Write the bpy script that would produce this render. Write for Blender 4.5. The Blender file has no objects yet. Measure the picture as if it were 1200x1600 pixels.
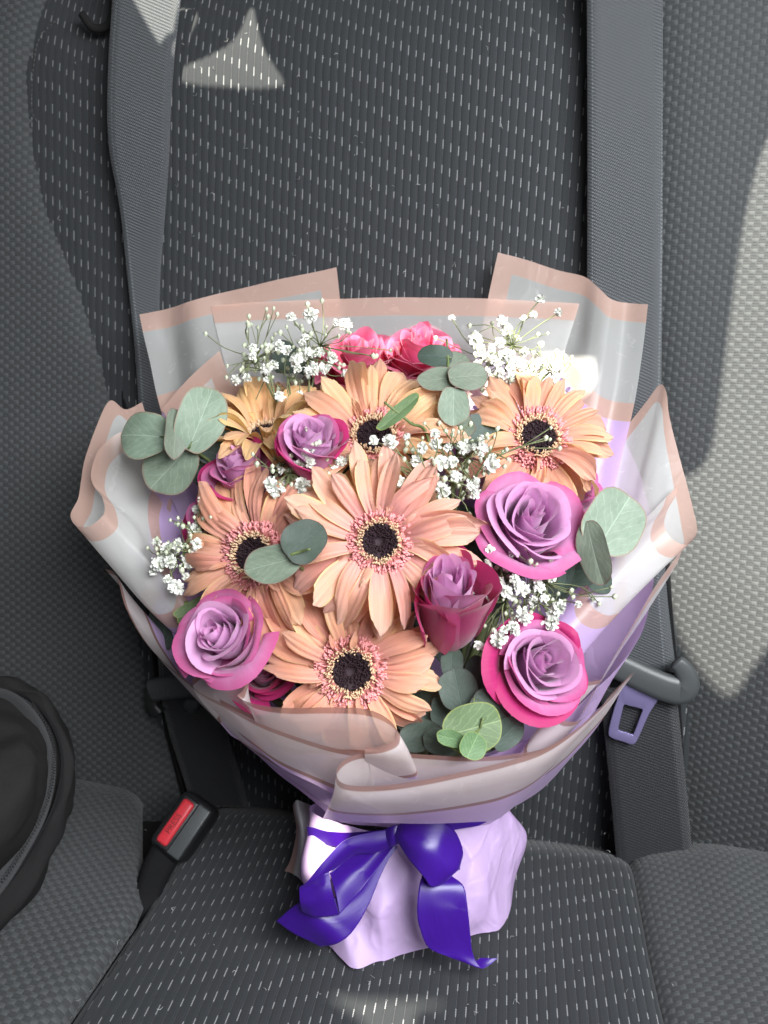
import bpy, math, random
import numpy as np
from mathutils import Vector, Matrix, noise
R = math.radians
random.seed(7)
rng = np.random.default_rng(7)
sc = bpy.context.scene
col = sc.collection

# ------------------------------------------------------------------ camera
FPX = 1250.0                       # focal length in photo pixels (1200 x 1600)
SLOPE, LEAN = R(10), R(16.5)       # cushion slopes down to the back, backrest leans back
YAW, PITCH = R(9.1), R(24.2)
fw = Vector((-math.sin(YAW)*math.cos(PITCH), math.cos(YAW)*math.cos(PITCH), -math.sin(PITCH)))
rt = Vector((math.cos(YAW), math.sin(YAW), 0))
up = rt.cross(fw)
D0 = 0.578
CAM = -D0*(fw - up*((1250-800)/FPX))
cam = bpy.data.cameras.new('camera'); camo = bpy.data.objects.new('camera', cam); col.objects.link(camo)
camo.matrix_world = Matrix((
    (rt.x, up.x, -fw.x, CAM.x), (rt.y, up.y, -fw.y, CAM.y), (rt.z, up.z, -fw.z, CAM.z), (0, 0, 0, 1)))
cam.sensor_fit = 'HORIZONTAL'; cam.sensor_width = 36; cam.lens = FPX/1200*36
cam.clip_start = 0.01; cam.clip_end = 50
cam.dof.use_dof = True; cam.dof.focus_distance = 0.425; cam.dof.aperture_fstop = 13
sc.camera = camo

# ------------------------------------------------------------------ light
SUN = Vector((0.0, -0.50, 0.75)).normalized()      # towards the sun
w = bpy.data.worlds.new('World'); sc.world = w; w.use_nodes = True
bg = w.node_tree.nodes['Background']
bg.inputs[0].default_value = (0.93, 0.97, 1.0, 1); bg.inputs[1].default_value = 0.045
sl = bpy.data.lights.new('sun', 'SUN'); so = bpy.data.objects.new('sun', sl); col.objects.link(so)
sl.energy = 5.0; sl.angle = R(0.5); sl.color = (1.0, 0.95, 0.82)
so.rotation_euler = SUN.to_track_quat('Z', 'Y').to_euler()
so.location = (0, -1, 3)
al = bpy.data.lights.new('windscreen_light', 'AREA'); ao = bpy.data.objects.new('windscreen_light', al); col.objects.link(ao)
al.shape = 'RECTANGLE'; al.size = 0.6; al.size_y = 0.4; al.energy = 5.2; al.color = (0.97, 1.0, 1.03)
ao.location = (0.38, -0.46, 0.72)
ao.rotation_euler = (Vector((0.38, -0.46, 0.72)) - Vector((0, -0.15, 0.1))).to_track_quat('Z', 'Y').to_euler()
sc.view_settings.view_transform = 'Standard'; sc.view_settings.look = 'None'
sc.view_settings.exposure = 1.8; sc.view_settings.gamma = 1.0
sc.cycles.use_denoising = True
sc.cycles.max_bounces = 10; sc.cycles.transparent_max_bounces = 16
sc.cycles.sample_clamp_indirect = 6

# ------------------------------------------------------------------ placing helpers
CD = Vector((0, math.cos(SLOPE), -math.sin(SLOPE)))      # along the cushion to the back
CN = Vector((0, math.sin(SLOPE), math.cos(SLOPE)))       # cushion normal
BU = Vector((0, math.sin(LEAN), math.cos(LEAN)))         # up the backrest
BN = Vector((0, -math.cos(LEAN), math.sin(LEAN)))        # backrest normal, towards the front
XA = Vector((1, 0, 0))
def ray(px, py): return fw + rt*((px-600)/FPX) + up*((800-py)/FPX)
def U(px, py, d): return CAM + d*ray(px, py)
def onplane(px, py, n, off):
    r = ray(px, py); t = (off - CAM.dot(n))/r.dot(n); return CAM + t*r
def onback(px, py, off=0.0): return onplane(px, py, BN, off)
def oncush(px, py, off=0.0): return onplane(px, py, CN, off)
def depth(p): return (p-CAM).dot(fw)

def cr(P, n):
    """Catmull-Rom through the points, n samples."""
    P = np.asarray(P, float); m = len(P)
    if m == 1: return np.repeat(P, n, 0)
    if m == 2:
        t = np.linspace(0, 1, n)[:, None]; return P[0]*(1-t)+P[1]*t
    Q = np.vstack([2*P[0]-P[1], P, 2*P[-1]-P[-2]])
    t = np.linspace(0, m-1, n); i = np.minimum(t.astype(int), m-2); f = (t-i)[:, None]
    p0, p1, p2, p3 = Q[i], Q[i+1], Q[i+2], Q[i+3]
    return 0.5*((2*p1)+(-p0+p2)*f+(2*p0-5*p1+4*p2-p3)*f**2+(-p0+3*p1-3*p2+p3)*f**3)
def nz(p, s): return noise.noise(Vector(p)*s)

def mesh(name, V, F, smooth=True, uv=None, attrs=None):
    me = bpy.data.meshes.new(name)
    V = np.asarray(V, float)
    if isinstance(F, np.ndarray) and F.ndim == 2:
        k = F.shape[1]
        me.vertices.add(len(V)); me.vertices.foreach_set('co', V.ravel())
        me.loops.add(F.size); me.loops.foreach_set('vertex_index', F.ravel().astype(np.int32))
        me.polygons.add(len(F))
        me.polygons.foreach_set('loop_start', np.arange(0, F.size, k, dtype=np.int32))
        me.update(calc_edges=True)
    else:
        me.from_pydata([tuple(v) for v in V], [], [tuple(f) for f in F])
    if smooth: me.polygons.foreach_set('use_smooth', np.ones(len(me.polygons), bool))
    if uv is not None:
        l = me.uv_layers.new(name='UVMap')
        idx = np.empty(len(me.loops), np.int32); me.loops.foreach_get('vertex_index', idx)
        l.data.foreach_set('uv', np.asarray(uv, float)[idx].ravel().astype(np.float32))
    for k, a in (attrs or {}).items():
        at = me.attributes.new(k, 'FLOAT', 'POINT'); at.data.foreach_set('value', np.asarray(a, np.float32))
    me.update()
    return me
def grid_faces(nu, nv, closed=False):
    """rows of nu vertices, nv rows"""
    i = np.arange(nu if closed else nu-1); j = np.arange(nv-1)
    I, J = np.meshgrid(i, j); I = I.ravel(); J = J.ravel(); I2 = (I+1) % nu
    return np.stack([J*nu+I, J*nu+I2, (J+1)*nu+I2, (J+1)*nu+I], 1)
def obj(name, me, mat=None, parent=None, loc=None):
    o = bpy.data.objects.new(name, me); col.objects.link(o)
    if mat is not None and me is not None and len(me.materials) == 0: me.materials.append(mat)
    if parent is not None:
        o.parent = parent
    if loc is not None: o.location = loc
    return o
def tag(o, label, cat, group=None, kind=None):
    if label: o['label'] = label
    if cat: o['category'] = cat
    if group: o['group'] = group
    if kind: o['kind'] = kind
    return o
def thing(name, label, cat, loc=(0, 0, 0), group=None):
    o = bpy.data.objects.new(name, None); col.objects.link(o); o.location = loc; o.empty_display_size = 0.02
    return tag(o, label, cat, group)
def wpart(name, me, mat, parent):
    """a part whose mesh is in world coordinates"""
    o = obj(name, me, mat, parent)
    o.matrix_parent_inverse = Matrix.Translation(-Vector(parent.location)) if parent.type == 'EMPTY' else Matrix()
    return o
def solidify(o, t, offset=0):
    m = o.modifiers.new('thick', 'SOLIDIFY'); m.thickness = t; m.offset = offset; return o
def tube_vf(P, r, sides=5, cap=True):
    P = np.asarray(P, float); n = len(P)
    rr = np.full(n, r) if np.isscalar(r) else np.asarray(r, float)
    T = np.gradient(P, axis=0); T /= np.linalg.norm(T, axis=1)[:, None]+1e-12
    a = np.array([0.3, 0.2, 0.93]) if abs(T[0][2]) < 0.9 else np.array([1., 0, 0])
    V = []
    nrm = np.cross(T[0], a); nrm /= np.linalg.norm(nrm)
    for i in range(n):
        nrm = nrm - T[i]*nrm.dot(T[i]); nrm /= np.linalg.norm(nrm)+1e-12
        b = np.cross(T[i], nrm)
        for k in range(sides):
            t = 2*math.pi*k/sides
            V.append(P[i]+rr[i]*(math.cos(t)*nrm+math.sin(t)*b))
    F = [list(f) for f in grid_faces(sides, n, True)]
    if cap: F.append(list(range(sides))[::-1]); F.append([(n-1)*sides+k for k in range(sides)])
    return V, F
class MB:
    def __init__(s): s.V = []; s.F = []
    def add(s, V, F):
        o = len(s.V); s.V += [tuple(v) for v in V]; s.F += [[i+o for i in f] for f in F]; return s
    def tube(s, P, r, sides=5): return s.add(*tube_vf(P, r, sides))
    def me(s, name, smooth=True): return mesh(name, s.V, s.F, smooth)
def rounded_box_vf(sx, sy, sz, r, seg=3):
    import bmesh
    bm = bmesh.new(); bmesh.ops.create_cube(bm, size=1)
    for v in bm.verts: v.co = Vector((v.co.x*sx, v.co.y*sy, v.co.z*sz))
    bmesh.ops.bevel(bm, geom=list(bm.edges), offset=r, segments=seg, profile=0.5, affect='EDGES')
    V = [v.co.copy() for v in bm.verts]; F = [[v.index for v in f.verts] for f in bm.faces]
    bm.verts.index_update(); F = [[v.index for v in f.verts] for f in bm.faces]
    bm.free(); return V, F

# ------------------------------------------------------------------ materials
class NT:
    def __init__(s, name):
        s.m = bpy.data.materials.new(name); s.m.use_nodes = True
        s.t = s.m.node_tree; s.n = s.t.nodes; s.n.clear()
        s.out = s.n.new('ShaderNodeOutputMaterial')
    def new(s, typ, **kw):
        x = s.n.new(typ)
        for k, v in kw.items(): setattr(x, k, v)
        return x
    def link(s, a, b): s.t.links.new(a, b)
    def val(s, sock, v):
        if isinstance(v, bpy.types.NodeSocket): s.link(v, sock)
        elif isinstance(v, (tuple, list)) and len(v) == 3 and sock.type == 'RGBA': sock.default_value = (*v, 1)
        else: sock.default_value = v
    def math(s, op, a, b=None, c=None, clamp=False):
        x = s.new('ShaderNodeMath', operation=op, use_clamp=clamp)
        s.val(x.inputs[0], a)
        if b is not None: s.val(x.inputs[1], b)
        if c is not None: s.val(x.inputs[2], c)
        return x.outputs[0]
    def mix(s, f, a, b, blend='MIX'):
        x = s.new('ShaderNodeMix', data_type='RGBA', blend_type=blend)
        s.val(x.inputs[0], f); s.val(x.inputs[6], a); s.val(x.inputs[7], b); return x.outputs[2]
    def ramp(s, f, stops, interp='LINEAR'):
        x = s.new('ShaderNodeValToRGB'); e = x.color_ramp; e.interpolation = interp
        while len(e.elements) < len(stops): e.elements.new(0.5)
        for k, (p, c) in enumerate(stops):
            e.elements[k].position = p; e.elements[k].color = (*c, 1) if len(c) == 3 else c
        s.val(x.inputs[0], f); return x.outputs[0]
    def step(s, x, a, b):       # smoothstep a..b
        m = s.new('ShaderNodeMapRange', interpolation_type='SMOOTHSTEP')
        s.val(m.inputs[0], x); m.inputs[1].default_value = a; m.inputs[2].default_value = b
        return m.outputs[0]
    def noise(s, scale, vec=None, detail=3, rough=0.5, dist=0.0):
        x = s.new('ShaderNodeTexNoise'); x.inputs['Scale'].default_value = scale
        x.inputs['Detail'].default_value = detail; x.inputs['Roughness'].default_value = rough
        x.inputs['Distortion'].default_value = dist
        if vec is not None: s.link(vec, x.inputs['Vector'])
        return x.outputs['Fac']
    def uv(s):
        u = s.new('ShaderNodeUVMap'); x = s.new('ShaderNodeSeparateXYZ'); s.link(u.outputs[0], x.inputs[0])
        return u.outputs[0], x.outputs[0], x.outputs[1]
    def vec(s, x, y, z=0.0):
        c = s.new('ShaderNodeCombineXYZ'); s.val(c.inputs[0], x); s.val(c.inputs[1], y); s.val(c.inputs[2], z); return c.outputs[0]
    def obco(s): return s.new('ShaderNodeTexCoord').outputs['Object']
    def rand(s): return s.new('ShaderNodeObjectInfo').outputs['Random']
    def attr(s, name): return s.new('ShaderNodeAttribute', attribute_name=name).outputs['Fac']
    def bump(s, h, strength=0.3, dist=0.001):
        b = s.new('ShaderNodeBump'); b.inputs['Strength'].default_value = strength
        b.inputs['Distance'].default_value = dist; s.link(h, b.inputs['Height']); return b.outputs[0]
    def principled(s, color, rough=0.6, normal=None, **kw):
        p = s.new('ShaderNodeBsdfPrincipled'); s.val(p.inputs['Base Color'], color); s.val(p.inputs['Roughness'], rough)
        if normal is not None: s.link(normal, p.inputs['Normal'])
        for k, v in kw.items(): s.val(p.inputs[k.replace('_', ' ')], v)
        return p.outputs[0]
    def mixs(s, f, a, b):
        x = s.new('ShaderNodeMixShader'); s.val(x.inputs[0], f); s.link(a, x.inputs[1]); s.link(b, x.inputs[2]); return x.outputs[0]
    def translucent(s, color, normal=None):
        t = s.new('ShaderNodeBsdfTranslucent'); s.val(t.inputs[0], color)
        if normal is not None: s.link(normal, t.inputs['Normal'])
        return t.outputs[0]
    def transparent(s, color=(1, 1, 1)):
        t = s.new('ShaderNodeBsdfTransparent'); s.val(t.inputs[0], color); return t.outputs[0]
    def done(s, sh): s.link(sh, s.out.inputs[0]); return s.m
MAT = {}
def plain(name, color, rough=0.5, bump=None, **kw):
    t = NT(name); n = None
    if bump: n = t.bump(t.noise(bump[0], t.obco(), 4), bump[1], 0.0006)
    v = t.noise(60, t.obco(), 3)
    c = t.mix(t.math('MULTIPLY', v, 0.35), color, tuple(x*0.6 for x in color))
    MAT[name] = t.done(t.principled(c, rough, n, **kw)); return MAT[name]

# dark ribbed fabric with light dashes in the grooves
RIB = 0.0051
def ribbed():
    t = NT('ribbed_fabric'); uvv, u, v = t.uv()
    q = t.math('DIVIDE', u, RIB); i = t.math('FLOOR', q); f = t.math('SUBTRACT', q, i)
    g = t.math('ABSOLUTE', t.math('SUBTRACT', f, 0.5))                 # 0 at the groove
    h1 = t.math('FRACT', t.math('MULTIPLY', t.math('SINE', t.math('MULTIPLY', i, 12.9898)), 43758.5453))
    off = t.math('ADD', t.math('MULTIPLY', i, 0.16), t.math('MULTIPLY', h1, 0.10))
    ph = t.math('ADD', t.math('DIVIDE', v, 0.0152), off)
    j = t.math('FLOOR', ph); k = t.math('SUBTRACT', ph, j)
    h2 = t.math('FRACT', t.math('MULTIPLY', t.math('SINE', t.math('ADD', t.math('MULTIPLY', i, 3.17), t.math('MULTIPLY', j, 78.233))), 43758.5453))
    ln = t.math('ADD', 0.24, t.math('MULTIPLY', h2, 0.2))
    on = t.math('MULTIPLY', t.math('LESS_THAN', k, ln), t.math('LESS_THAN', g, 0.06))
    tw = t.math('ADD', 0.6, t.math('MULTIPLY', t.math('SINE', t.math('MULTIPLY', v, 6500.0)), 0.4))
    on = t.math('MULTIPLY', on, tw)
    fine = t.noise(2500, t.vec(u, v), 2)
    big = t.noise(9, t.vec(u, v), 3)
    base = t.mix(fine, (0.0075, 0.009, 0.0105), (0.021, 0.0245, 0.028))
    base = t.mix(t.math('MULTIPLY', big, 0.25), base, (0.034, 0.038, 0.042))
    groove = t.step(g, 0.16, 0.07)
    base = t.mix(t.math('MULTIPLY', groove, 0.75), base, (0.008, 0.009, 0.012))
    faint = t.math('MULTIPLY', t.math('LESS_THAN', g, 0.05), t.math('MULTIPLY', t.noise(700, t.vec(u, v), 2), 0.5))
    base = t.mix(faint, base, (0.11, 0.115, 0.12))
    c = t.mix(on, base, (0.33, 0.335, 0.34))
    nrm = t.bump(fine, 0.5, 0.0004)
    return t.done(t.principled(c, 0.85, nrm, Sheen_Weight=0.1, Sheen_Roughness=0.5))
CELL = 0.0038
def woven():
    t = NT('woven_fabric'); uvv, u, v = t.uv()
    qi = t.math('DIVIDE', u, CELL); qj = t.math('DIVIDE', v, CELL*0.82)
    i = t.math('FLOOR', qi); j = t.math('FLOOR', qj)
    pad = t.math('LESS_THAN', t.math('ABSOLUTE', t.math('MODULO', t.math('ADD', t.math('ADD', i, j), 400.0), 2.0)), 0.5)
    fine = t.noise(1500, t.vec(u, v), 2)
    big = t.noise(14, t.vec(u, v), 3)
    a = t.mix(fine, (0.029, 0.0315, 0.033), (0.072, 0.077, 0.079))
    b = t.mix(fine, (0.0145, 0.016, 0.017), (0.040, 0.043, 0.045))
    c = t.mix(pad, b, a)
    c = t.mix(t.math('MULTIPLY', big, 0.3), c, (0.04, 0.042, 0.043))
    return t.done(t.principled(c, 0.8, t.bump(fine, 0.6, 0.0004), Sheen_Weight=0.15))
def webbing(name, c1, c2):
    t = NT(name); uvv, u, v = t.uv()
    a = t.math('SINE', t.math('MULTIPLY', t.math('ADD', u, t.math('MULTIPLY', v, 0.55)), 3100.0))
    b = t.math('SINE', t.math('MULTIPLY', v, 2900.0))
    h = t.math('MULTIPLY', a, b)
    f = t.math('MULTIPLY_ADD', h, 0.25, 0.5)
    c = t.mix(f, c1, c2)
    ed = t.math('ABSOLUTE', t.math('SUBTRACT', t.math('ABSOLUTE', t.math('SUBTRACT', v, 0.0235)), 0.0205))
    st = t.math('MULTIPLY', t.step(ed, 0.0006, 0.0003), t.math('GREATER_THAN', t.math('SINE', t.math('MULTIPLY', u, 2600.0)), -0.2))
    c = t.mix(t.math('MULTIPLY', st, 0.5), c, tuple(x*2.6 for x in c2))
    return t.done(t.principled(c, 0.5, t.bump(h, 0.5, 0.0005), Sheen_Weight=0.2))
# gerbera petal
def gerb(name, base, mid, tip, back):
    t = NT(name); uvv, u, v = t.uv()
    streak = t.noise(6, t.vec(t.math('MULTIPLY', u, 4.2), t.math('MULTIPLY', v, 0.30), t.math('MULTIPLY', t.rand(), 50)), 4, 0.6)
    c = t.ramp(v, [(0.0, base), (0.32, tuple(0.5*(a+b) for a, b in zip(base, mid))), (0.62, mid), (1.0, tip)])
    c = t.mix(t.math('MULTIPLY', t.step(streak, 0.42, 0.7), 0.45), c, tuple(min(1, x*1.06+0.04) for x in tip))
    c = t.mix(t.math('MULTIPLY', t.step(streak, 0.5, 0.28), 0.45), c, tuple(x*y for x, y in zip(mid, (0.95, 0.72, 0.75))))
    e = t.step(t.math('ABSOLUTE', u), 0.80, 1.0)
    c = t.mix(t.math('MULTIPLY', e, t.math('MULTIPLY', t.rand(), 0.75)), c, (0.86, 0.66, 0.30))
    hs = t.new('ShaderNodeHueSaturation'); t.val(hs.inputs['Color'], c)
    t.val(hs.inputs['Hue'], t.math('MULTIPLY_ADD', t.rand(), 0.024, 0.488)); t.val(hs.inputs['Value'], t.math('MULTIPLY_ADD', t.rand(), 0.16, 0.90))
    c = hs.outputs[0]
    bf = t.new('ShaderNodeNewGeometry').outputs['Backfacing']
    c = t.mix(t.math('MULTIPLY', bf, 0.6), c, back)
    gr = t.math('SINE', t.math('MULTIPLY', u, 9.0))
    nrm = t.bump(t.math('ADD', t.math('MULTIPLY', gr, 0.5), streak), 0.6, 0.0009)
    p = t.principled(c, 0.5, nrm, Specular_IOR_Level=0.3, Sheen_Weight=0.15)
    MAT[name] = t.done(t.mixs(0.3, p, t.translucent(c))); return MAT[name]
def rosemat(name, inner, edge, lo, w=1.0):
    t = NT(name); uvv, u, v = t.uv()
    vein = t.noise(5, t.vec(t.math('MULTIPLY', u, 4.5), t.math('MULTIPLY', v, 0.8), t.math('MULTIPLY', t.rand(), 40)), 4, 0.65)
    blotch = t.noise(2.2, t.vec(u, v, t.math('MULTIPLY', t.rand(), 30)), 2)
    vv = t.math('ADD', v, t.math('MULTIPLY', t.math('SUBTRACT', blotch, 0.5), 0.25))
    c = t.ramp(vv, [(0.0, lo), (0.35, tuple(0.6*a+0.4*b for a, b in zip(inner, lo))), (0.6, inner), (1.0, inner)])
    c = t.mix(t.math('MULTIPLY', t.step(vein, 0.45, 0.75), 0.3), c, tuple(min(1, x*1.3+0.03) for x in inner))
    e = t.math('MAXIMUM', t.step(vv, 0.80, 1.02), t.step(t.math('ABSOLUTE', u), 0.7, 1.05))
    c = t.mix(t.math('MULTIPLY', e, 0.75*w), c, edge)
    hs = t.new('ShaderNodeHueSaturation'); t.val(hs.inputs['Color'], c)
    t.val(hs.inputs['Value'], t.math('MULTIPLY_ADD', t.rand(), 0.2, 0.9))
    nrm = t.bump(vein, 0.25, 0.0006)
    p = t.principled(hs.outputs[0], 0.5, nrm, Specular_IOR_Level=0.3, Sheen_Weight=0.35, Sheen_Roughness=0.4)
    MAT[name] = t.done(t.mixs(0.42, p, t.translucent(hs.outputs[0]))); return MAT[name]
def leafmat(name, c1, c2, vein, rim):
    t = NT(name); uvv, u, v = t.uv()
    au = t.math('ABSOLUTE', u)
    ph = t.math('MULTIPLY', t.math('SUBTRACT', v, t.math('MULTIPLY', au, 0.62)), 34.0)
    wob = t.noise(4, uvv, 3)
    side = t.math('SINE', t.math('ADD', ph, t.math('MULTIPLY', wob, 9.0)))
    vl = t.math('MAXIMUM', t.step(side, 0.86, 1.0), 0.0)
    vl = t.math('MULTIPLY', vl, 0.5)
    mid = t.step(au, 0.035, 0.008)
    vl = t.math('MAXIMUM', vl, mid)
    mott = t.noise(5, t.vec(u, v, t.math('MULTIPLY', t.rand(), 20)), 5, 0.65)
    c = t.mix(mott, c1, c2)
    c = t.mix(t.math('MULTIPLY', vl, 0.55), c, vein)
    rr = t.attr('rim'); c = t.mix(t.step(rr, 0.93, 1.0), c, rim)
    hs = t.new('ShaderNodeHueSaturation'); t.val(hs.inputs['Color'], c)
    t.val(hs.inputs['Value'], t.math('MULTIPLY_ADD', t.rand(), 0.45, 0.75)); t.val(hs.inputs['Hue'], t.math('MULTIPLY_ADD', t.rand(), 0.05, 0.465))
    n = t.bump(t.math('ADD', t.math('MULTIPLY', vl, -0.6), t.math('MULTIPLY', mott, 0.5)), 0.35, 0.0006)
    p = t.principled(hs.outputs[0], 0.55, n, Specular_IOR_Level=0.35)
    MAT[name] = t.done(t.mixs(0.15, p, t.translucent(hs.outputs[0]))); return MAT[name]
# wrapping film: rose gold edge, frosted strip, rose gold line, then lilac
GOLD, FROST = 0.0105, 0.045
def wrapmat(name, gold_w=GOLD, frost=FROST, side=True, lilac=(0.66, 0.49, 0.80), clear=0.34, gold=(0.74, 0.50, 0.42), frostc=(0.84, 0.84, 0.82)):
    t = NT(name); r = t.attr('rim'); e = t.attr('edge')
    def band(a, b): return t.math('MULTIPLY', t.step(r, a-0.0003, a+0.0003), t.step(r, b+0.0003, b-0.0003))
    g = t.math('MAXIMUM', t.step(e, gold_w+0.0003, gold_w-0.0003), band(-1, gold_w))
    g = t.math('MAXIMUM', g, band(frost, frost+gold_w))
    l = t.step(r, frost+gold_w-0.0003, frost+gold_w+0.0003)
    n1 = t.noise(35, t.obco(), 4); n2 = t.noise(260, t.obco(), 4, 0.6)
    n3 = t.math('ABSOLUTE', t.math('SUBTRACT', t.noise(16, t.obco(), 2, 0.4, 0.6), 0.5))
    n4 = t.math('ABSOLUTE', t.math('SUBTRACT', t.noise(38, t.obco(), 2, 0.4, 0.4), 0.5))
    fold = t.math('ADD', t.math('MULTIPLY', t.step(n3, 0.05, 0.0), 0.22), t.math('MULTIPLY', t.step(n4, 0.04, 0.0), 0.08))
    nrm = t.bump(t.math('ADD', t.math('ADD', n1, fold), t.math('MULTIPLY', n2, 0.06)), 0.28, 0.002)
    gc = gold; wc = frostc
    c = t.mix(g, wc, gc); c = t.mix(l, c, lilac)
    smooth = t.principled(c, 0.27, nrm, Specular_IOR_Level=0.5, Sheen_Weight=0.1)
    solid = t.mixs(0.48, smooth, t.translucent(c, nrm))
    tr = t.mix(g, (clear,)*3, (0.24,)*3); tr = t.mix(l, tr, (0.06,)*3)
    marks = t.step(t.noise(90, t.obco(), 5, 0.7, 1.2), 0.60, 0.66)
    tr = t.math('SUBTRACT', tr, t.math('MULTIPLY', marks, 0.08), clamp=True)
    MAT[name] = t.done(t.mixs(tr, solid, t.transparent())); return MAT[name]
def papermat():
    t = NT('lilac_paper'); n1 = t.noise(45, t.obco(), 4)
    n3 = t.math('ABSOLUTE', t.math('SUBTRACT', t.noise(26, t.obco(), 3, 0.45, 0.8), 0.5))
    nrm = t.bump(t.math('ADD', t.math('MULTIPLY', n1, 0.6), t.math('MULTIPLY', t.step(n3, 0.09, 0.0), 0.5)), 0.3, 0.0025)
    c = t.mix(n1, (0.64, 0.45, 0.78), (0.73, 0.55, 0.84))
    p = t.principled(c, 0.45, nrm, Specular_IOR_Level=0.4)
    MAT['paper'] = t.done(t.mixs(0.35, p, t.translucent(c, nrm)))
def satin():
    t = NT('violet_satin'); uvv, u, v = t.uv()
    h = t.noise(900, t.vec(t.math('MULTIPLY', u, 0.08), v), 2)
    nrm = t.bump(h, 0.12, 0.0004)
    c = t.mix(h, (0.026, 0.002, 0.155), (0.040, 0.004, 0.23))
    p = t.principled(c, 0.38, nrm, Specular_IOR_Level=0.55, Anisotropic=0.5, Sheen_Weight=0.12, Sheen_Tint=(0.35, 0.25, 1.0))
    MAT['satin'] = t.done(p)
M_RIB, M_WOV = ribbed(), woven()
M_BELT = webbing('belt_webbing', (0.018, 0.021, 0.024), (0.066, 0.073, 0.08))
M_BELTD = webbing('dark_webbing', (0.006, 0.006, 0.008), (0.013, 0.014, 0.017))
papermat(); satin()
wrapmat('film'); wrapmat('film_top', gold_w=0.0115, frost=0.052, clear=0.50); wrapmat('film_front_shaded', gold_w=0.0032, frost=0.026, clear=0.22, lilac=(0.62, 0.45, 0.72), gold=(0.38, 0.22, 0.19), frostc=(0.68, 0.61, 0.61))  # front film: same rose gold border, darkened in colour to stand for shade
gerb('gerbera_peach', (0.82, 0.38, 0.34), (0.84, 0.39, 0.245), (0.86, 0.50, 0.35), (0.80, 0.55, 0.24))
gerb('gerbera_pink', (0.83, 0.37, 0.39), (0.84, 0.40, 0.29), (0.86, 0.52, 0.41), (0.82, 0.58, 0.25))
gerb('gerbera_gold', (0.83, 0.42, 0.32), (0.84, 0.44, 0.25), (0.86, 0.55, 0.35), (0.82, 0.60, 0.18))
gerb('gerbera_yellow', (0.82, 0.46, 0.30), (0.83, 0.46, 0.22), (0.85, 0.55, 0.28), (0.84, 0.64, 0.20))
rosemat('rose_lilac', (0.72, 0.42, 0.67), (0.72, 0.30, 0.54), (0.64, 0.26, 0.54), 0.5)
rosemat('rose_mid', (0.66, 0.29, 0.53), (0.58, 0.04, 0.22), (0.56, 0.10, 0.32), 0.9)
rosemat('rose_magenta', (0.52, 0.03, 0.18), (0.56, 0.04, 0.18), (0.56, 0.20, 0.28), 1.0)
rosemat('rose_pink', (0.74, 0.10, 0.25), (0.80, 0.30, 0.42), (0.55, 0.02, 0.12), 0.8)
leafmat('euc', (0.10, 0.15, 0.105), (0.26, 0.32, 0.245), (0.33, 0.41, 0.33), (0.22, 0.16, 0.12))
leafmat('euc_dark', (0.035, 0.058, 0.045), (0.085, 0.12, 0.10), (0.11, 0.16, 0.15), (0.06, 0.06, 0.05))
leafmat('euc_green', (0.065, 0.12, 0.05), (0.15, 0.235, 0.11), (0.34, 0.46, 0.24), (0.22, 0.28, 0.08))
plain('stem_green', (0.13, 0.17, 0.06), 0.6); plain('stem_gyp', (0.17, 0.20, 0.09), 0.6)
plain('white_petal', (0.80, 0.81, 0.75), 0.6); plain('bud_white', (0.55, 0.60, 0.44), 0.5)
plain('disc_dark', (0.018, 0.003, 0.008), 0.75); plain('floret_pink', (0.76, 0.31, 0.31), 0.55)
plain('floret_cream', (0.74, 0.52, 0.33), 0.55); plain('floret_bed', (0.50, 0.17, 0.15), 0.6); plain('floret_dark', (0.05, 0.008, 0.02), 0.6)
plain('plastic_grey', (0.055, 0.060, 0.062), 0.42, (900, 0.1)); plain('plastic_black', (0.012, 0.012, 0.013), 0.45, (700, 0.1))
plain('button_red', (0.62, 0.035, 0.05), 0.38); plain('print_red', (0.16, 0.012, 0.014), 0.5)
plain('lilac_reflection_metal', (0.38, 0.33, 0.62), 0.28, None, Metallic=0.75)  # tongue metal: reflection of the lilac wrap painted into the base colour
plain('bag_fabric', (0.017, 0.0165, 0.017), 0.95, (1500, 0.5), Specular_IOR_Level=0.12); plain('bag_panel', (0.017, 0.016, 0.016), 0.95, (300, 0.7), Specular_IOR_Level=0.12)
plain('zip', (0.03, 0.03, 0.032), 0.9, (1500, 0.3)); plain('piping', (0.007, 0.007, 0.008), 0.8, None, Specular_IOR_Level=0.15)
plain('thread', (0.08, 0.08, 0.08), 0.8); plain('liner', (0.35, 0.34, 0.32), 0.9); plain('black_void', (0.006, 0.006, 0.007), 0.9)

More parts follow.
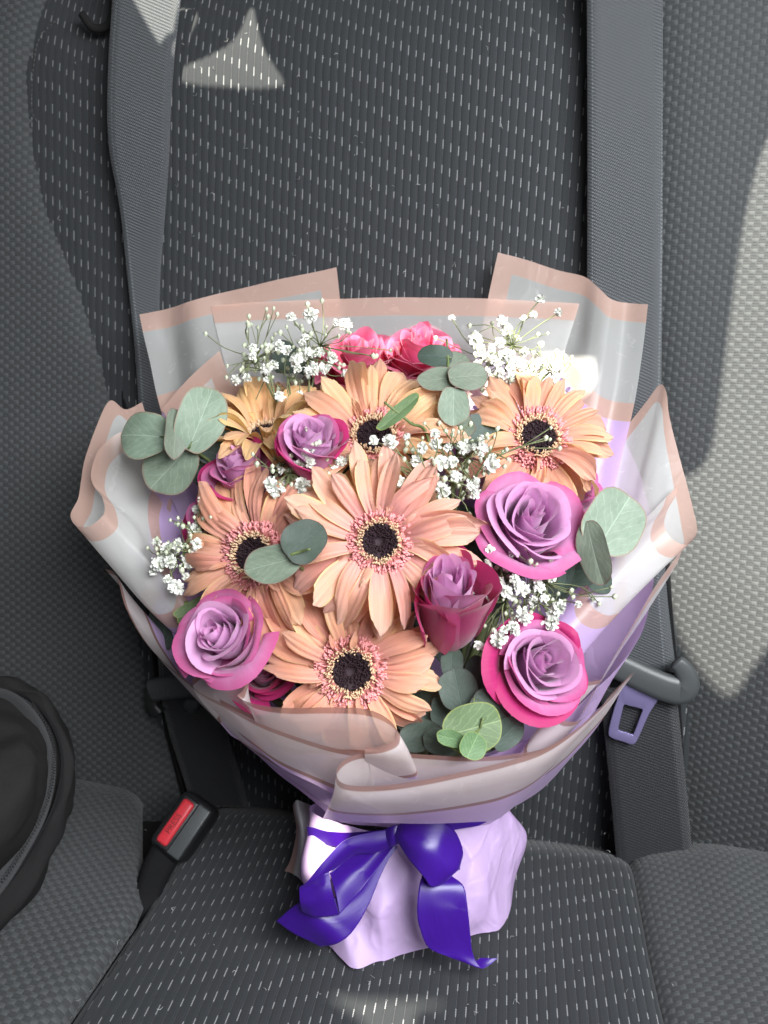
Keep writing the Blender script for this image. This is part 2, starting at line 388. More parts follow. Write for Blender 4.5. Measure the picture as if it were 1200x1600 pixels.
# ------------------------------------------------------------------ the car seat
seat = thing('car_seat', 'dark grey rear car seat with ribbed centre panels and woven fabric sides', 'car seat')
def rib_h(a):
    f = np.abs(np.mod(a/RIB, 1)-0.5)
    return 0.0011*(1-np.clip(1-f/0.2, 0, 1)**1.5) - 0.0011
def wov_h(a, b):
    qi = a/CELL; qj = b/(CELL*0.82); i = np.floor(qi); j = np.floor(qj)
    fx = np.abs(qi-i-0.5)*2; fy = np.abs(qj-j-0.5)*2
    pad = np.mod(i+j, 2) < 0.5
    hp = 0.0009*np.clip((1-fx**4), 0, 1)*np.clip(1-fy**4, 0, 1)
    hr = 0.0006*(0.5+0.5*np.cos((qj-j)*2*math.pi*2.0+math.pi))*(1-fx**6)
    return np.where(pad, hp, hr)
def seam_fn(pts, surf, axis):
    P = [surf(*p) for p in pts]
    bb = np.array([p.dot(axis) for p in P]); aa = np.array([p.x for p in P])
    o = np.argsort(bb); bb = bb[o]; aa = aa[o]
    def f(b):
        r = np.interp(b, bb, aa)
        r = np.where(b > bb[-1], aa[-1]+(b-bb[-1])*(aa[-1]-aa[-2])/(bb[-1]-bb[-2]), r)
        r = np.where(b < bb[0], aa[0]+(b-bb[0])*(aa[1]-aa[0])/(bb[1]-bb[0]), r)
        return r
    return f
def surface(name, A, B, N, axis, nrm, mat, uvA=None, uvB=None):
    nu, nv = A.shape[1], A.shape[0]
    ax = np.array(axis); nn = np.array(nrm)
    V = A[..., None]*np.array([1., 0, 0]) + B[..., None]*ax + N[..., None]*nn
    uv = np.stack([(A if uvA is None else uvA).ravel(), (B if uvB is None else uvB).ravel()], 1)
    me = mesh(name, V.reshape(-1, 3), grid_faces(nu, nv), True, uv)
    return wpart(name, me, mat, seat)
def sstep(x, a, b):
    t = np.clip((x-a)/(b-a), 0, 1); return t*t*(3-2*t)
def lowfreq(A, B, s, amp, seed=0):
    r = np.random.default_rng(seed); o = 0
    for k in range(5):
        kx, ky = r.normal(size=2)*s; o = o+np.sin(A*kx+B*ky+r.uniform(0, 6))
    return amp*o/5
# centre of the backrest
aa = np.arange(-0.30, 0.24, RIB/6); bb = np.linspace(-0.04, 0.62, 110)
A, B = np.meshgrid(aa, bb)
def back_n(A, B):
    return -0.012*sstep(B, 0.06, -0.03) - 0.05*sstep(B, 0.49, 0.66) + lowfreq(A, B, 18, 0.0016, 3)
surface('backrest_centre', A, B, back_n(A, B)+rib_h(A), BU, BN, M_RIB)
# woven sides of the backrest
sl_left = seam_fn([(72, 0), (66, 110), (76, 220), (104, 330), (150, 450), (185, 560), (207, 680), (222, 850), (238, 1010), (262, 1140), (292, 1245)], onback, BU)
sl_right = seam_fn([(1000, 0), (1002, 500), (1014, 900), (1046, 1100), (1058, 1330)], onback, BU)
bb = np.arange(-0.055, 0.62, 0.00055); ss = np.arange(0, 0.17, 0.00055)
S, B = np.meshgrid(ss, bb); A = sl_left(B)-S
N = -0.016+0.024*(1-np.exp(-S/0.012)) + 0.018*sstep(S, 0.03, 0.20)*sstep(B, 0.6, 0.2) + lowfreq(A, B, 14, 0.002, 5) - 0.05*sstep(B, 0.50, 0.66)
surface('backrest_bolster', A, B, N+wov_h(A, B), BU, BN, M_WOV)
ss = np.arange(0, 0.13, 0.00055); S, B = np.meshgrid(ss, bb); A = sl_right(B)+S
prot = 0.55*sstep(B, 0.30, 0.02)+0.10
N = -0.012+0.018*(1-np.exp(-S/0.012)) + prot*np.maximum(S-0.01, 0)*(1-np.exp(-S/0.03)) + lowfreq(A, B, 14, 0.002, 6) - 0.03*sstep(B, 0.50, 0.66)
surface('backrest_bolster', A, B, N+wov_h(A, B), BU, BN, M_WOV, uvA=A)
# cushion: centre, left and right
NCD = -CD
def cush_axis(p): return p
def cs(pts): return seam_fn(pts, oncush, NCD)
c_left = cs([(60, 1650), (100, 1600), (165, 1510), (218, 1432), (290, 1310), (330, 1240)])
c_right = cs([(1050, 1650), (1042, 1600), (1015, 1480), (997, 1390), (983, 1320), (962, 1270)])
cc = np.linspace(-0.04, 0.30, 70)
aa = np.arange(-0.30, 0.24, RIB/6)
A, C = np.meshgrid(aa, cc)
aL, aR = c_left(C), c_right(C)
A2 = np.clip(A, aL, aR)
def cush_n(A, C): return -0.030*sstep(C, 0.045, -0.03) + lowfreq(A, C, 20, 0.0014, 9)
N = cush_n(A2, C)+rib_h(A2)
N = N-0.006*np.exp(-(A2-aL)/0.006)-0.006*np.exp(-(aR-A2)/0.006)
surface('cushion_centre', A2, C, N, NCD, CN, M_RIB)
cc = np.arange(-0.04, 0.25, 0.00055)
c_lw = cs([(50, 1650), (96, 1600), (160, 1510), (210, 1436), (228, 1390), (222, 1320), (222, 1240)])
S, C = np.meshgrid(np.arange(0, 0.16, 0.00055), cc); A = c_lw(C)-S
N = cush_n(A, C)-0.012*np.exp(-S/0.006)+0.006*sstep(S, 0, 0.1)+0.004
surface('cushion_side', A, C, N+wov_h(A, C), NCD, CN, M_WOV)
S, C = np.meshgrid(np.arange(0, 0.14, 0.00055), cc); A = c_right(C)+S
N = cush_n(A, C)-0.010*np.exp(-S/0.006)+0.012*sstep(S, 0, 0.06)+0.05*np.maximum(S-0.03, 0)+0.002
surface('cushion_side', A, C, N+wov_h(A, C), NCD, CN, M_WOV)
# dark floor of the gaps
A, C = np.meshgrid(np.linspace(-0.4, 0.4, 9), np.linspace(-0.2, 0.32, 9))
surface('seat_base', A, C, A*0-0.034, NCD, CN, MAT['black_void'])
# piping along the left bolster
P = cr([onback(x, y, -0.006 if y < 600 else 0.0) for x, y in [(178, 540), (206, 690), (222, 850), (240, 1010), (258, 1120), (272, 1180), (290, 1248)]], 40)
wpart('piping', MB().tube(P, 0.0022, 8).me('piping'), MAT['piping'], seat)
P = cr([onback(x, y, 0.006) for x, y in [(1040, 860), (1046, 960), (1058, 1100), (1068, 1250), (1080, 1340)]], 30)
wpart('piping', MB().tube(P, 0.0022, 8).me('piping'), MAT['piping'], seat)
# stitching along the seams
def stitches(pts, surf, off, pitch=0.0032):
    P = cr([surf(x, y, off) for x, y in pts], 400); d = np.r_[0, np.cumsum(np.linalg.norm(np.diff(P, axis=0), axis=1))]
    mb = MB(); s = 0
    while s+pitch*0.7 < d[-1]:
        q = [np.array([np.interp(x, d, P[:, k]) for k in range(3)]) for x in (s, s+pitch*0.35, s+pitch*0.7)]
        q[1] = q[1]+np.array(BN)*0.0003
        mb.tube(q, 0.0003, 4); s += pitch
    o = wpart('seam_stitching', mb.me('stitch'), MAT['thread'], seat); o['kind'] = 'stuff'
stitches([(92, 28), (62, 60), (52, 110), (50, 170), (58, 190)], onback, 0.010)
stitches([(104, 1600), (165, 1515), (214, 1442)], oncush, 0.004)
# belt slot surround at the top
P = cr([onback(x, y, 0.004) for x, y in [(128, 22), (146, 44), (170, 38), (178, 8), (176, -30)]], 40)
wpart('slot_trim', MB().tube(P, 0.0028, 8).me('slot'), MAT['bag_fabric'], seat)
P = [[onback(x, y, o) for x, y in [(134, -30), (142, 16), (158, 32), (176, 24)]] for o in (0.002,)]

# ------------------------------------------------------------------ lofted sheets
def loft(rows, nu, nv, crinkle=0.0, cs=30.0, closed=False, seed=0, crease=0.0):
    """rows: lists of control points (world); smooth along and across. Returns V (nv,nu,3)."""
    L = []
    for r in rows:
        P = np.asarray([tuple(p) for p in r], float)
        if closed:
            Q = np.vstack([P[-2:], P, P[:3]]); n = len(P)
            X = cr(Q, (len(Q)-1)*40+1)[80:80+n*40]
            L.append(X[np.linspace(0, n*40-1e-6, nu, endpoint=False).astype(int)])
        else: L.append(cr(P, nu))
    L = np.array(L)
    V = np.stack([cr(L[:, k], nv) for k in range(nu)], 1)
    if crinkle:
        for j in range(nv):
            for i in range(nu):
                p = V[j, i]
                V[j, i] = p + crinkle*np.array(noise.noise_vector(Vector(p)*cs+Vector((seed*3.1, 0, 0))))
                if crease:
                    q = Vector((p[0]*1.5, p[1]*1.5, p[2]*0.8))
                    h = abs(noise.noise(q*34+Vector((seed, 2, 0))))+0.25*abs(noise.noise(q*75+Vector((0, seed, 5))))+0.06*abs(noise.noise(q*170))
                    V[j, i] += np.array(BN)*crease*(0.35-h)
    return V
def sheet_mesh(name, V, closed=False, edges='', band=None, frost=FROST):
    """attrs rim: metres from row 0; edge: metres from the gold side edges (s start, e end)"""
    nv, nu = V.shape[:2]
    dv = np.linalg.norm(np.diff(V, axis=0), axis=2); rim = np.vstack([np.zeros(nu), np.cumsum(dv, 0)])
    du = np.linalg.norm(np.diff(V, axis=1), axis=2); uu = np.hstack([np.zeros((nv, 1)), np.cumsum(du, 1)])
    rim0 = rim
    if band is not None:        # the second line follows a control row
        jl = band*(nv-1); lo = np.stack([np.interp(jl, np.arange(nv), rim[:, k]) for k in range(nu)])[None]
        rim = np.where(rim < GOLD, rim, np.where(rim < lo, GOLD+(rim-GOLD)*(frost-GOLD)/np.maximum(lo-GOLD, 0.004), frost+rim-lo))
    e = np.full((nv, nu), 9.0)
    if 's' in edges: e = np.minimum(e, uu)
    if 'e' in edges: e = np.minimum(e, uu[:, -1:]-uu)
    uv = np.stack([uu.ravel(), rim.ravel()], 1)
    return mesh(name, V.reshape(-1, 3), grid_faces(nu, nv, closed), True, uv, {'rim': rim.ravel(), 'edge': e.ravel()})
def UU(pts): return [U(*p) for p in pts]
def sheet(name, label, rows, mat, nu=90, nv=44, crinkle=0.0012, cs=28, edges='', closed=False, seed=0, cat='wrapping', band=None, frost=FROST):
    V = loft([UU(r) for r in rows], nu, nv, crinkle, cs, closed, seed)
    o = obj(name, sheet_mesh(name, V, closed, edges, band, frost), MAT[mat])
    return tag(o, label, cat)

# lilac inner paper cone: rim ring, mid ring, bind ring (clockwise from the left)
rim = [(232, 800, .470), (262, 690, .480), (380, 610, .492), (600, 575, .500), (830, 600, .495), (955, 660, .485), (1010, 780, .474), (1020, 930, .455), (950, 1060, .430), (760, 1185, .405), (560, 1180, .398), (385, 1120, .412), (285, 1020, .440), (245, 910, .458)]
bind = [(520+0, 1268, .478), (530, 1255, .488), (560, 1246, .498), (640, 1242, .505), (720, 1246, .502), (765, 1255, .492), (785, 1266, .480), (775, 1280, .468), (745, 1288, .458), (690, 1292, .452), (610, 1292, .450), (560, 1290, .452), (530, 1284, .460), (518, 1276, .470)]
mid = [tuple(a*0.45+b*0.55 for a, b in zip(p, q)) for p, q in zip(rim, bind)]
mid = [(x+(x-640)*0.10, y+8, d) for x, y, d in mid]
sheet('paper_cone', 'lilac paper cone lining the bouquet behind the flowers', [rim, mid, bind], 'paper', 140, 40, 0.0018, 34, closed=True, cat='wrapping paper')

# top panels of frosted film
A_rim = [(218, 492, .497), (262, 482, .499), (300, 470, .494), (345, 458, .500), (400, 446, .502), (465, 431, .503), (525, 418, .504)]
A_mid = [(232, 560, .493), (272, 560, .499), (310, 552, .490), (360, 545, .498), (410, 535, .500), (480, 520, .501), (536, 505, .502)]
A_low = [(250, 640, .487), (285, 628, .490), (320, 615, .482), (375, 625, .490), (430, 640, .492), (500, 650, .492), (556, 640, .495)]
A_end = [(300, 800, .480), (330, 800, .484), (360, 800, .482), (420, 800, .484), (470, 800, .485), (520, 800, .486), (580, 800, .488)]
sheet('film_sheet', 'frosted film corner with rose gold border standing at upper left', [A_rim, A_mid, A_low, A_end], 'film_top', 110, 60, 0.0008, edges='e', seed=1, band=0.6, frost=0.052)
C_rim = [(778, 395, .503), (820, 406, .502), (870, 421, .500), (912, 432, .496), (935, 450, .489), (955, 468, .486), (980, 474, .489), (1012, 477, .482)]
C_mid = [(765, 455, .502), (808, 470, .501), (855, 490, .499), (900, 510, .494), (925, 530, .484), (945, 548, .480), (972, 556, .484), (1003, 560, .478)]
C_low = [(748, 540, .500), (790, 560, .498), (835, 580, .495), (880, 590, .488), (905, 615, .478), (930, 640, .474), (955, 648, .478), (986, 650, .473)]
C_end = [(700, 780, .488), (740, 780, .486), (780, 790, .484), (830, 800, .480), (860, 800, .474), (890, 800, .470), (925, 790, .470), (955, 780, .468)]
sheet('film_sheet', 'frosted film corner with rose gold border standing at upper right', [C_rim, C_mid, C_low, C_end], 'film_top', 110, 60, 0.0008, edges='s', seed=2, band=0.6, frost=0.052)
B_rim = [(330, 478, .497), (430, 470, .498), (530, 466, .498), (630, 465, .498), (730, 467, .497), (830, 470, .496), (905, 474, .493)]
B_mid = [(350, 560, .493), (440, 555, .495), (540, 550, .495), (630, 550, .495), (720, 550, .494), (810, 555, .492), (880, 560, .489)]
B_end = [(400, 780, .482), (480, 780, .484), (560, 780, .485), (630, 780, .486), (700, 780, .485), (770, 780, .483), (830, 780, .480)]
sheet('film_sheet', 'clear film panel with straight pink top band behind the topmost roses', [B_rim, B_mid, B_end], 'film_top', 110, 50, 0.0008, seed=3)
K_rim = [(252, 640, .482), (285, 600, .480), (315, 572, .481), (344, 548, .482)]
K_end = [(330, 760, .474), (350, 740, .474), (370, 720, .475), (395, 700, .476)]
sheet('film_sheet', 'small pink edged film corner behind the round leaves at left', [K_rim, K_end], 'film', 50, 40, 0.0006, edges='e', seed=4)
# left fan with its curled cornet
D_rim = [(222, 628, .492), (196, 640, .490), (172, 627, .486), (150, 668, .480), (133, 715, .475), (127, 750, .470), (122, 778, .464), (110, 803, .452), (118, 820, .443), (138, 822, .438), (158, 808, .437), (163, 795, .442), (158, 775, .450), (146, 758, .456), (142, 738, .458), (152, 705, .460), (175, 682, .462), (205, 668, .466)]
D_mid = [(240, 690, .486), (225, 700, .484), (210, 705, .481), (195, 735, .478), (185, 770, .475), (180, 800, .471), (172, 830, .465), (160, 862, .453), (176, 885, .443), (200, 885, .438), (216, 864, .438), (214, 846, .441), (210, 826, .446), (204, 808, .452), (198, 788, .456), (197, 762, .460), (207, 738, .464), (222, 726, .467)]
D_low = [(262, 760, .480), (260, 770, .478), (256, 790, .476), (250, 820, .474), (248, 850, .472), (248, 880, .468), (244, 910, .462), (225, 935, .452), (245, 965, .443), (275, 960, .438), (280, 928, .439), (262, 905, .442), (254, 882, .447), (247, 860, .452), (241, 838, .456), (237, 815, .460), (237, 790, .464), (242, 770, .468)]
D_end = [(300, 850, .476)]*2+[(300, 870, .474), (300, 890, .474), (300, 910, .472), (300, 940, .468), (300, 980, .463), (305, 1010, .455), (330, 1035, .447), (350, 1030, .443), (365, 1010, .443), (370, 990, .446), (365, 970, .450), (355, 955, .455), (345, 940, .459), (335, 920, .463), (330, 900, .466), (330, 880, .470)]
sheet('film_sheet', 'curled frosted film with rose gold rim fanning out at far left', [D_rim, D_mid, D_low, D_end], 'film', 200, 60, 0.0006, seed=5, band=0.64)
# right fan
H_rim = [(960, 690, .478), (985, 660, .477), (1010, 628, .474), (1030, 602, .471), (1040, 612, .466), (1045, 650, .462), (1060, 705, .457), (1072, 750, .452), (1084, 800, .444), (1088, 832, .436), (1072, 850, .430), (1050, 842, .428), (1038, 822, .430), (1042, 800, .437), (1056, 775, .443), (1062, 755, .447)]
H_mid = [(955, 760, .472), (970, 745, .471), (990, 725, .468), (1005, 715, .465), (1012, 725, .461), (1015, 755, .457), (1020, 790, .452), (1025, 820, .447), (1030, 860, .441), (1030, 890, .433), (1012, 905, .428), (990, 896, .426), (978, 878, .427), (980, 855, .433), (992, 835, .439), (1000, 820, .443)]
H_low = [(945, 850, .466), (952, 840, .465), (960, 835, .463), (968, 835, .460), (972, 850, .456), (972, 870, .452), (972, 890, .448), (972, 910, .443), (972, 940, .437), (966, 960, .430), (946, 968, .425), (924, 958, .423), (914, 940, .425), (915, 920, .430), (926, 900, .436), (935, 885, .441)]
H_end = [(900, 960, .456), (900, 960, .455), (902, 965, .453), (903, 975, .450), (903, 985, .447), (902, 1000, .443), (900, 1015, .439), (897, 1030, .434), (890, 1050, .428), (875, 1062, .422), (852, 1060, .418), (838, 1045, .417), (832, 1025, .420), (835, 1005, .425), (842, 985, .431), (850, 970, .437)]
sheet('film_sheet', 'curled frosted film with rose gold rim fanning out at far right', [H_rim, H_mid, H_low, H_end], 'film', 200, 60, 0.0006, seed=6, band=0.64)
# lower right outer flank, edge on
HR_rim = [(1068, 858, .440), (1030, 908, .436), (995, 965, .430), (965, 1015, .424), (940, 1062, .418), (915, 1108, .412)]
HR_end = [(1060, 880, .446), (1015, 950, .446), (975, 1010, .445), (945, 1060, .444), (905, 1120, .445), (860, 1190, .447)]
sheet('film_sheet', 'narrow film flank running down the right side below the curled rim', [HR_rim, HR_end], 'film', 60, 20, 0.0008, seed=7)
# lower left outer flank
DL_rim = [(164, 888, .462), (182, 900, .456), (196, 950, .452), (225, 1000, .444), (262, 1040, .436), (300, 1070, .428), (350, 1095, .418), (420, 1130, .406), (480, 1155, .398), (540, 1190, .393)]
DL_mid = [(200, 930, .462), (222, 955, .459), (240, 1000, .456), (268, 1045, .450), (300, 1085, .443), (335, 1120, .435), (380, 1160, .427), (430, 1195, .420), (480, 1220, .414), (530, 1245, .410)]
DL_end = [(330, 1080, .470), (345, 1090, .468), (360, 1100, .466), (375, 1120, .462), (395, 1145, .458), (420, 1175, .452), (445, 1205, .446), (475, 1235, .440), (505, 1255, .436), (540, 1275, .434)]
sheet('film_sheet', 'frosted film sweeping round the lower left below the lilac rose', [DL_rim, DL_mid, DL_end], 'film_front_shaded', 120, 40, 0.0008, seed=8)
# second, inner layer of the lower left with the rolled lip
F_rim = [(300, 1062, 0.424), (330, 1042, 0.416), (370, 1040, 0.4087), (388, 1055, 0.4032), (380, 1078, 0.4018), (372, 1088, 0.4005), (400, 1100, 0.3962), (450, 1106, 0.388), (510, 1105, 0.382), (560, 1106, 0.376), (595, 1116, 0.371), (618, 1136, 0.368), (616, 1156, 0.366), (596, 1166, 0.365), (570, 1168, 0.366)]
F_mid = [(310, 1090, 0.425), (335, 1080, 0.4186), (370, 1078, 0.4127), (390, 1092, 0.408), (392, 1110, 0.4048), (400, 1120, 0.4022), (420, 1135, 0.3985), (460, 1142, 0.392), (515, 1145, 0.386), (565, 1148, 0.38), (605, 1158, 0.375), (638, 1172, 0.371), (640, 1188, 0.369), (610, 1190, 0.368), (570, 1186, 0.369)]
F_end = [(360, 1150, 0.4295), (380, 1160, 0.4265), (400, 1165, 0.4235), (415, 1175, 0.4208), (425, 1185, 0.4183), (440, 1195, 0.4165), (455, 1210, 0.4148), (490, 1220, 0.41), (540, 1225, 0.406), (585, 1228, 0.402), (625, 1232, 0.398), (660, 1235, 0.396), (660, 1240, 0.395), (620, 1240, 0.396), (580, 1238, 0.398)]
sheet('film_sheet', 'frosted film fold with looped end under the lowest gerbera', [F_rim, F_mid, F_end], 'film_front_shaded', 160, 36, 0.0005, seed=9)
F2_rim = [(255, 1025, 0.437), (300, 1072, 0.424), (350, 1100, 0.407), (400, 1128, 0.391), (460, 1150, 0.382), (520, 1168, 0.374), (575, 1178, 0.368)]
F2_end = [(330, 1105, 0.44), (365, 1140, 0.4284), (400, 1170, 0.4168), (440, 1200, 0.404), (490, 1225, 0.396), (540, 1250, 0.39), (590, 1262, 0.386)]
sheet('film_sheet', 'long narrow film pleat with rose gold edge coloured darker for shade crossing the lower left front', [F2_rim, F2_end], 'film_front_shaded', 100, 30, 0.0006, seed=10)
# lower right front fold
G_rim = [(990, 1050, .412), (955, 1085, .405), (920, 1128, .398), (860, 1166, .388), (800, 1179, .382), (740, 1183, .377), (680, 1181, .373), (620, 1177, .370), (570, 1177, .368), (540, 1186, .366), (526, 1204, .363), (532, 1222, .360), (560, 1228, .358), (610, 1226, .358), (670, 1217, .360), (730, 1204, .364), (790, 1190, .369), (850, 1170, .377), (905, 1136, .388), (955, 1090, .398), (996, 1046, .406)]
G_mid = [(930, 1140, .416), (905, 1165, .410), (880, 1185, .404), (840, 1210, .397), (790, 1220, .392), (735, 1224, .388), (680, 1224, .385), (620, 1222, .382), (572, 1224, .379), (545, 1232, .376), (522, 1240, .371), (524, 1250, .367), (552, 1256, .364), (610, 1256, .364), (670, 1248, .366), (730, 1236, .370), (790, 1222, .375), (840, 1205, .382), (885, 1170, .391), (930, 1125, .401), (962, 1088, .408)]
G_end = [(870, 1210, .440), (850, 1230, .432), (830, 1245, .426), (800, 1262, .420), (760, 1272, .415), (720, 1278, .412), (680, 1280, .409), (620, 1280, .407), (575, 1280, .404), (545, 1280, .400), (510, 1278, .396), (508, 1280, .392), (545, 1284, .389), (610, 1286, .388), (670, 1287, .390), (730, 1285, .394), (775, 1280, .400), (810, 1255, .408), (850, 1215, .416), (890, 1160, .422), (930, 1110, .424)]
sheet('film_sheet', 'broad folded frosted film crossing the front above the violet bow', [G_rim, G_mid, G_end], 'film_front_shaded', 220, 40, 0.0004, seed=11)
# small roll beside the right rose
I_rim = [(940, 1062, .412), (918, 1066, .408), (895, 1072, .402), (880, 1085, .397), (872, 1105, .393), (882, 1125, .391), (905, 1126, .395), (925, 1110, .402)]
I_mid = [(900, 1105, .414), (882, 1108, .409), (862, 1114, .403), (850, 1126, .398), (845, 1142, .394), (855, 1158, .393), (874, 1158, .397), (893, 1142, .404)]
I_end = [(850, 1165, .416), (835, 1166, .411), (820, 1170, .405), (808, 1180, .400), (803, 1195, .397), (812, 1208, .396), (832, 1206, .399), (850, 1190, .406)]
sheet('film_sheet', 'small rolled film lip with rose gold bands beside the lower right rose', [I_rim, I_mid, I_end], 'film_front_shaded', 90, 34, 0.0003, seed=12)

# lilac paper skirt standing on the cushion
def skirt():
    top = [(482, 1262, .486), (500, 1275, .470), (540, 1290, .458), (600, 1298, .452), (660, 1298, .450), (720, 1294, .454), (765, 1282, .462), (792, 1262, .478), (775, 1250, .500), (700, 1244, .512), (600, 1244, .512), (510, 1252, .502)]
    hem = [(480, 1376), (497, 1452), (550, 1510), (606, 1498), (664, 1482), (735, 1463), (790, 1438), (806, 1345), (770, 1300), (690, 1275), (600, 1275), (515, 1300)]
    hem3 = [oncush(x, y, 0.003) for x, y in hem]
    top3 = UU(top)
    md = []
    for k, (p, q) in enumerate(zip(top3, hem3)):
        m = p*0.5+q*0.5; bul = 0.010 if k % 2 else -0.001
        ctr = U(640, 1360, .49); out = (m-ctr); out = out-CN*out.dot(CN); out.normalize()
        md.append(m+out*bul)
    V = loft([top3, md, hem3], 230, 80, 0.002, 34, True, 3, crease=0.005)
    return sheet_mesh('paper_skirt', V, True)
o = tag(obj('paper_skirt', skirt(), MAT['paper']), 'crumpled lilac paper skirt under the bow resting on the seat', 'wrapping paper')
Lrow = [[(468, 1252, .492), (476, 1290, .486), (474, 1330, .484), (462, 1372, .484)], [(458, 1258, .505), (462, 1296, .500), (456, 1340, .497), (446, 1362, .495)], [(490, 1260, .510), (500, 1300, .508), (495, 1340, .505), (480, 1385, .49)]]
sheet('film_sheet', 'crumpled clear film tail beside the left of the lilac skirt', [Lrow[1], Lrow[0], Lrow[2]], 'film', 40, 24, 0.002, 60, seed=13)

# ------------------------------------------------------------------ ribbon bow
bow = thing('ribbon_bow', 'deep violet satin ribbon bow tied round the bouquet neck', 'ribbon', U(615, 1300, .440))
def strip(name, rowsA, rowsB, nu=50, nv=14, bulge=0.0, seed=0, thick=0.0003):
    a = [U(*p) for p in rowsA]; b = [U(*p) for p in rowsB]
    m = [x*0.5+y*0.5-fw*bulge*0.6 for x, y in zip(a, b)]
    V = loft([a, m, b], nu*2, nv*2, 0.0007, 70, False, seed)
    o = wpart(name, sheet_mesh(name, V), MAT['satin'], bow); solidify(o, thick); return o
strip('band', [(478, 1292, .470), (520, 1300, .452), (570, 1300, .442), (610, 1296, .438)], [(482, 1312, .470), (525, 1322, .452), (572, 1322, .442), (612, 1316, .438)], seed=1)
strip('band', [(650, 1284, .440), (700, 1284, .444), (745, 1278, .452), (772, 1268, .464)], [(650, 1300, .440), (700, 1298, .444), (745, 1290, .452), (770, 1280, .464)], seed=2)
# left loop: front strap, back of loop, inside
strip('loop', [(618, 1296, .432), (580, 1300, .426), (540, 1312, .420), (505, 1345, .416), (480, 1378, .414), (468, 1388, .416), (470, 1400, .420)],
      [(616, 1322, .432), (585, 1332, .428), (552, 1336, .424), (524, 1356, .420), (512, 1362, .418), (512, 1366, .418), (514, 1372, .420)], bulge=0.003, seed=3)
strip('loop', [(468, 1386, .417), (485, 1378, .416), (505, 1366, .415), (514, 1362, .416)],
      [(472, 1425, .419), (490, 1432, .417), (510, 1432, .416), (530, 1430, .417)], bulge=0.004, seed=4)
strip('loop', [(514, 1364, .420), (545, 1340, .425), (585, 1318, .430), (616, 1302, .434)],
      [(530, 1430, .420), (560, 1395, .424), (595, 1350, .429), (620, 1318, .433)], bulge=-0.006, seed=5)
# left tail
strip('tail', [(606, 1318, .436), (575, 1345, .432), (540, 1390, .428), (500, 1412, .424), (466, 1412, .424), (432, 1438, .430)],
      [(622, 1322, .434), (600, 1355, .430), (578, 1410, .424), (553, 1452, .420), (528, 1472, .418), (500, 1480, .424)], bulge=0.002, seed=6)
# knot loop on the right
strip('loop', [(612, 1298, .430), (632, 1284, .424), (665, 1282, .420), (695, 1284, .420), (712, 1300, .422), (722, 1330, .424), (718, 1352, .426)],
      [(616, 1308, .430), (630, 1328, .420), (648, 1352, .414), (662, 1370, .412), (676, 1386, .412), (700, 1374, .416), (716, 1356, .424)], bulge=0.006, seed=7)
strip('knot', [(600, 1296, .431), (612, 1290, .427), (626, 1288, .427), (636, 1294, .430)], [(604, 1322, .431), (614, 1322, .427), (624, 1318, .428), (634, 1312, .431)], 20, 10, 0.003, seed=8)
# right tail
strip('tail', [(662, 1362, .424), (655, 1388, .418), (652, 1420, .416), (656, 1452, .416), (668, 1480, .417), (700, 1494, .417), (728, 1504, .419), (740, 1503, .421), (752, 1496, .423)],
      [(706, 1368, .424), (724, 1384, .420), (730, 1408, .418), (733, 1440, .418), (736, 1466, .419), (740, 1492, .420), (752, 1512, .418), (765, 1508, .420), (778, 1496, .423)], bulge=0.001, seed=9)

# ------------------------------------------------------------------ gerberas
def petal_mesh(name, var, nL=15, nW=7):
    """unit length petal along +x, z up; var: dict of shape numbers"""
    r = random.Random(var['seed'])
    V = []; UVs = []
    for j in range(nL):
        t = 1-(1-j/(nL-1))**1.5
        wd = var['w']*(0.42+0.58*min(1, t/0.55)**0.8)
        if t > 0.62: wd *= max(0.0, 1-((t-0.62)/0.385)**2.4)**0.5*0.98+0.02
        for i in range(nW):
            u = -1+2*i/(nW-1)
            y = u*wd
            z = var['rise']*t+var['arch']*math.sin(math.pi*t*0.9)-var['droop']*t**3
            z += var['cup']*(u*u)*wd*(0.4+0.6*t)
            z += 0.010*math.cos(u*math.pi*2.5)*math.sin(math.pi*t)
            y += var['sweep']*t*t
            tw = var['twist']*t*t
            zz = z+tw*u*wd*2.0
            x = t-0.04*u*u*(t > .9)
            V.append((x, y, zz)); UVs.append((u, t))
    return mesh(name, V, grid_faces(nW, nL)[:, ::-1], True, UVs)
PVAR = []
for k in range(16):
    r = random.Random(100+k)
    PVAR.append(dict(seed=k, w=r.uniform(0.095, 0.132), rise=r.uniform(0.0, 0.12), arch=r.uniform(0.03, 0.14), droop=r.uniform(0.02, 0.26),
                     cup=r.choice([0.12, 0.3, -0.25, 0.4, -0.15]), sweep=r.uniform(-0.16, 0.16), twist=r.choice([0, 0, 0.2, -0.25, 0.55, -0.5])))
for k, kw in enumerate((dict(droop=.55, twist=.9, cup=.7), dict(droop=.1, twist=-1.0, cup=.6), dict(droop=.6, twist=0.2, cup=-.5), dict(droop=.0, arch=.2, twist=.7, cup=.8), dict(droop=.45, twist=-.6, cup=-.6, sweep=.3), dict(droop=.3, twist=1.1, cup=.5, sweep=-.3))):
    d_ = dict(PVAR[k]); d_.update(kw); d_['seed'] = 50+k; d_['w'] *= 0.9; PVAR.append(d_)
PM = {}
def petal(mat, k):
    if (mat, k) not in PM:
        me = petal_mesh('petal', PVAR[k]); me.materials.append(MAT[mat]); PM[(mat, k)] = me
    return PM[(mat, k)]
def frame(normal, spin=0.0):
    z = normal.normalized(); x = up.cross(z)
    if x.length < 0.1: x = rt.copy()
    x.normalize(); y = z.cross(x)
    return Matrix((x, y, z)).transposed() @ Matrix.Rotation(spin, 3, 'Z')
def camdir(x, y, z=1.0):
    """direction given in the view: x right, y up, z towards the camera"""
    return (rt*x+up*y-fw*z).normalized()
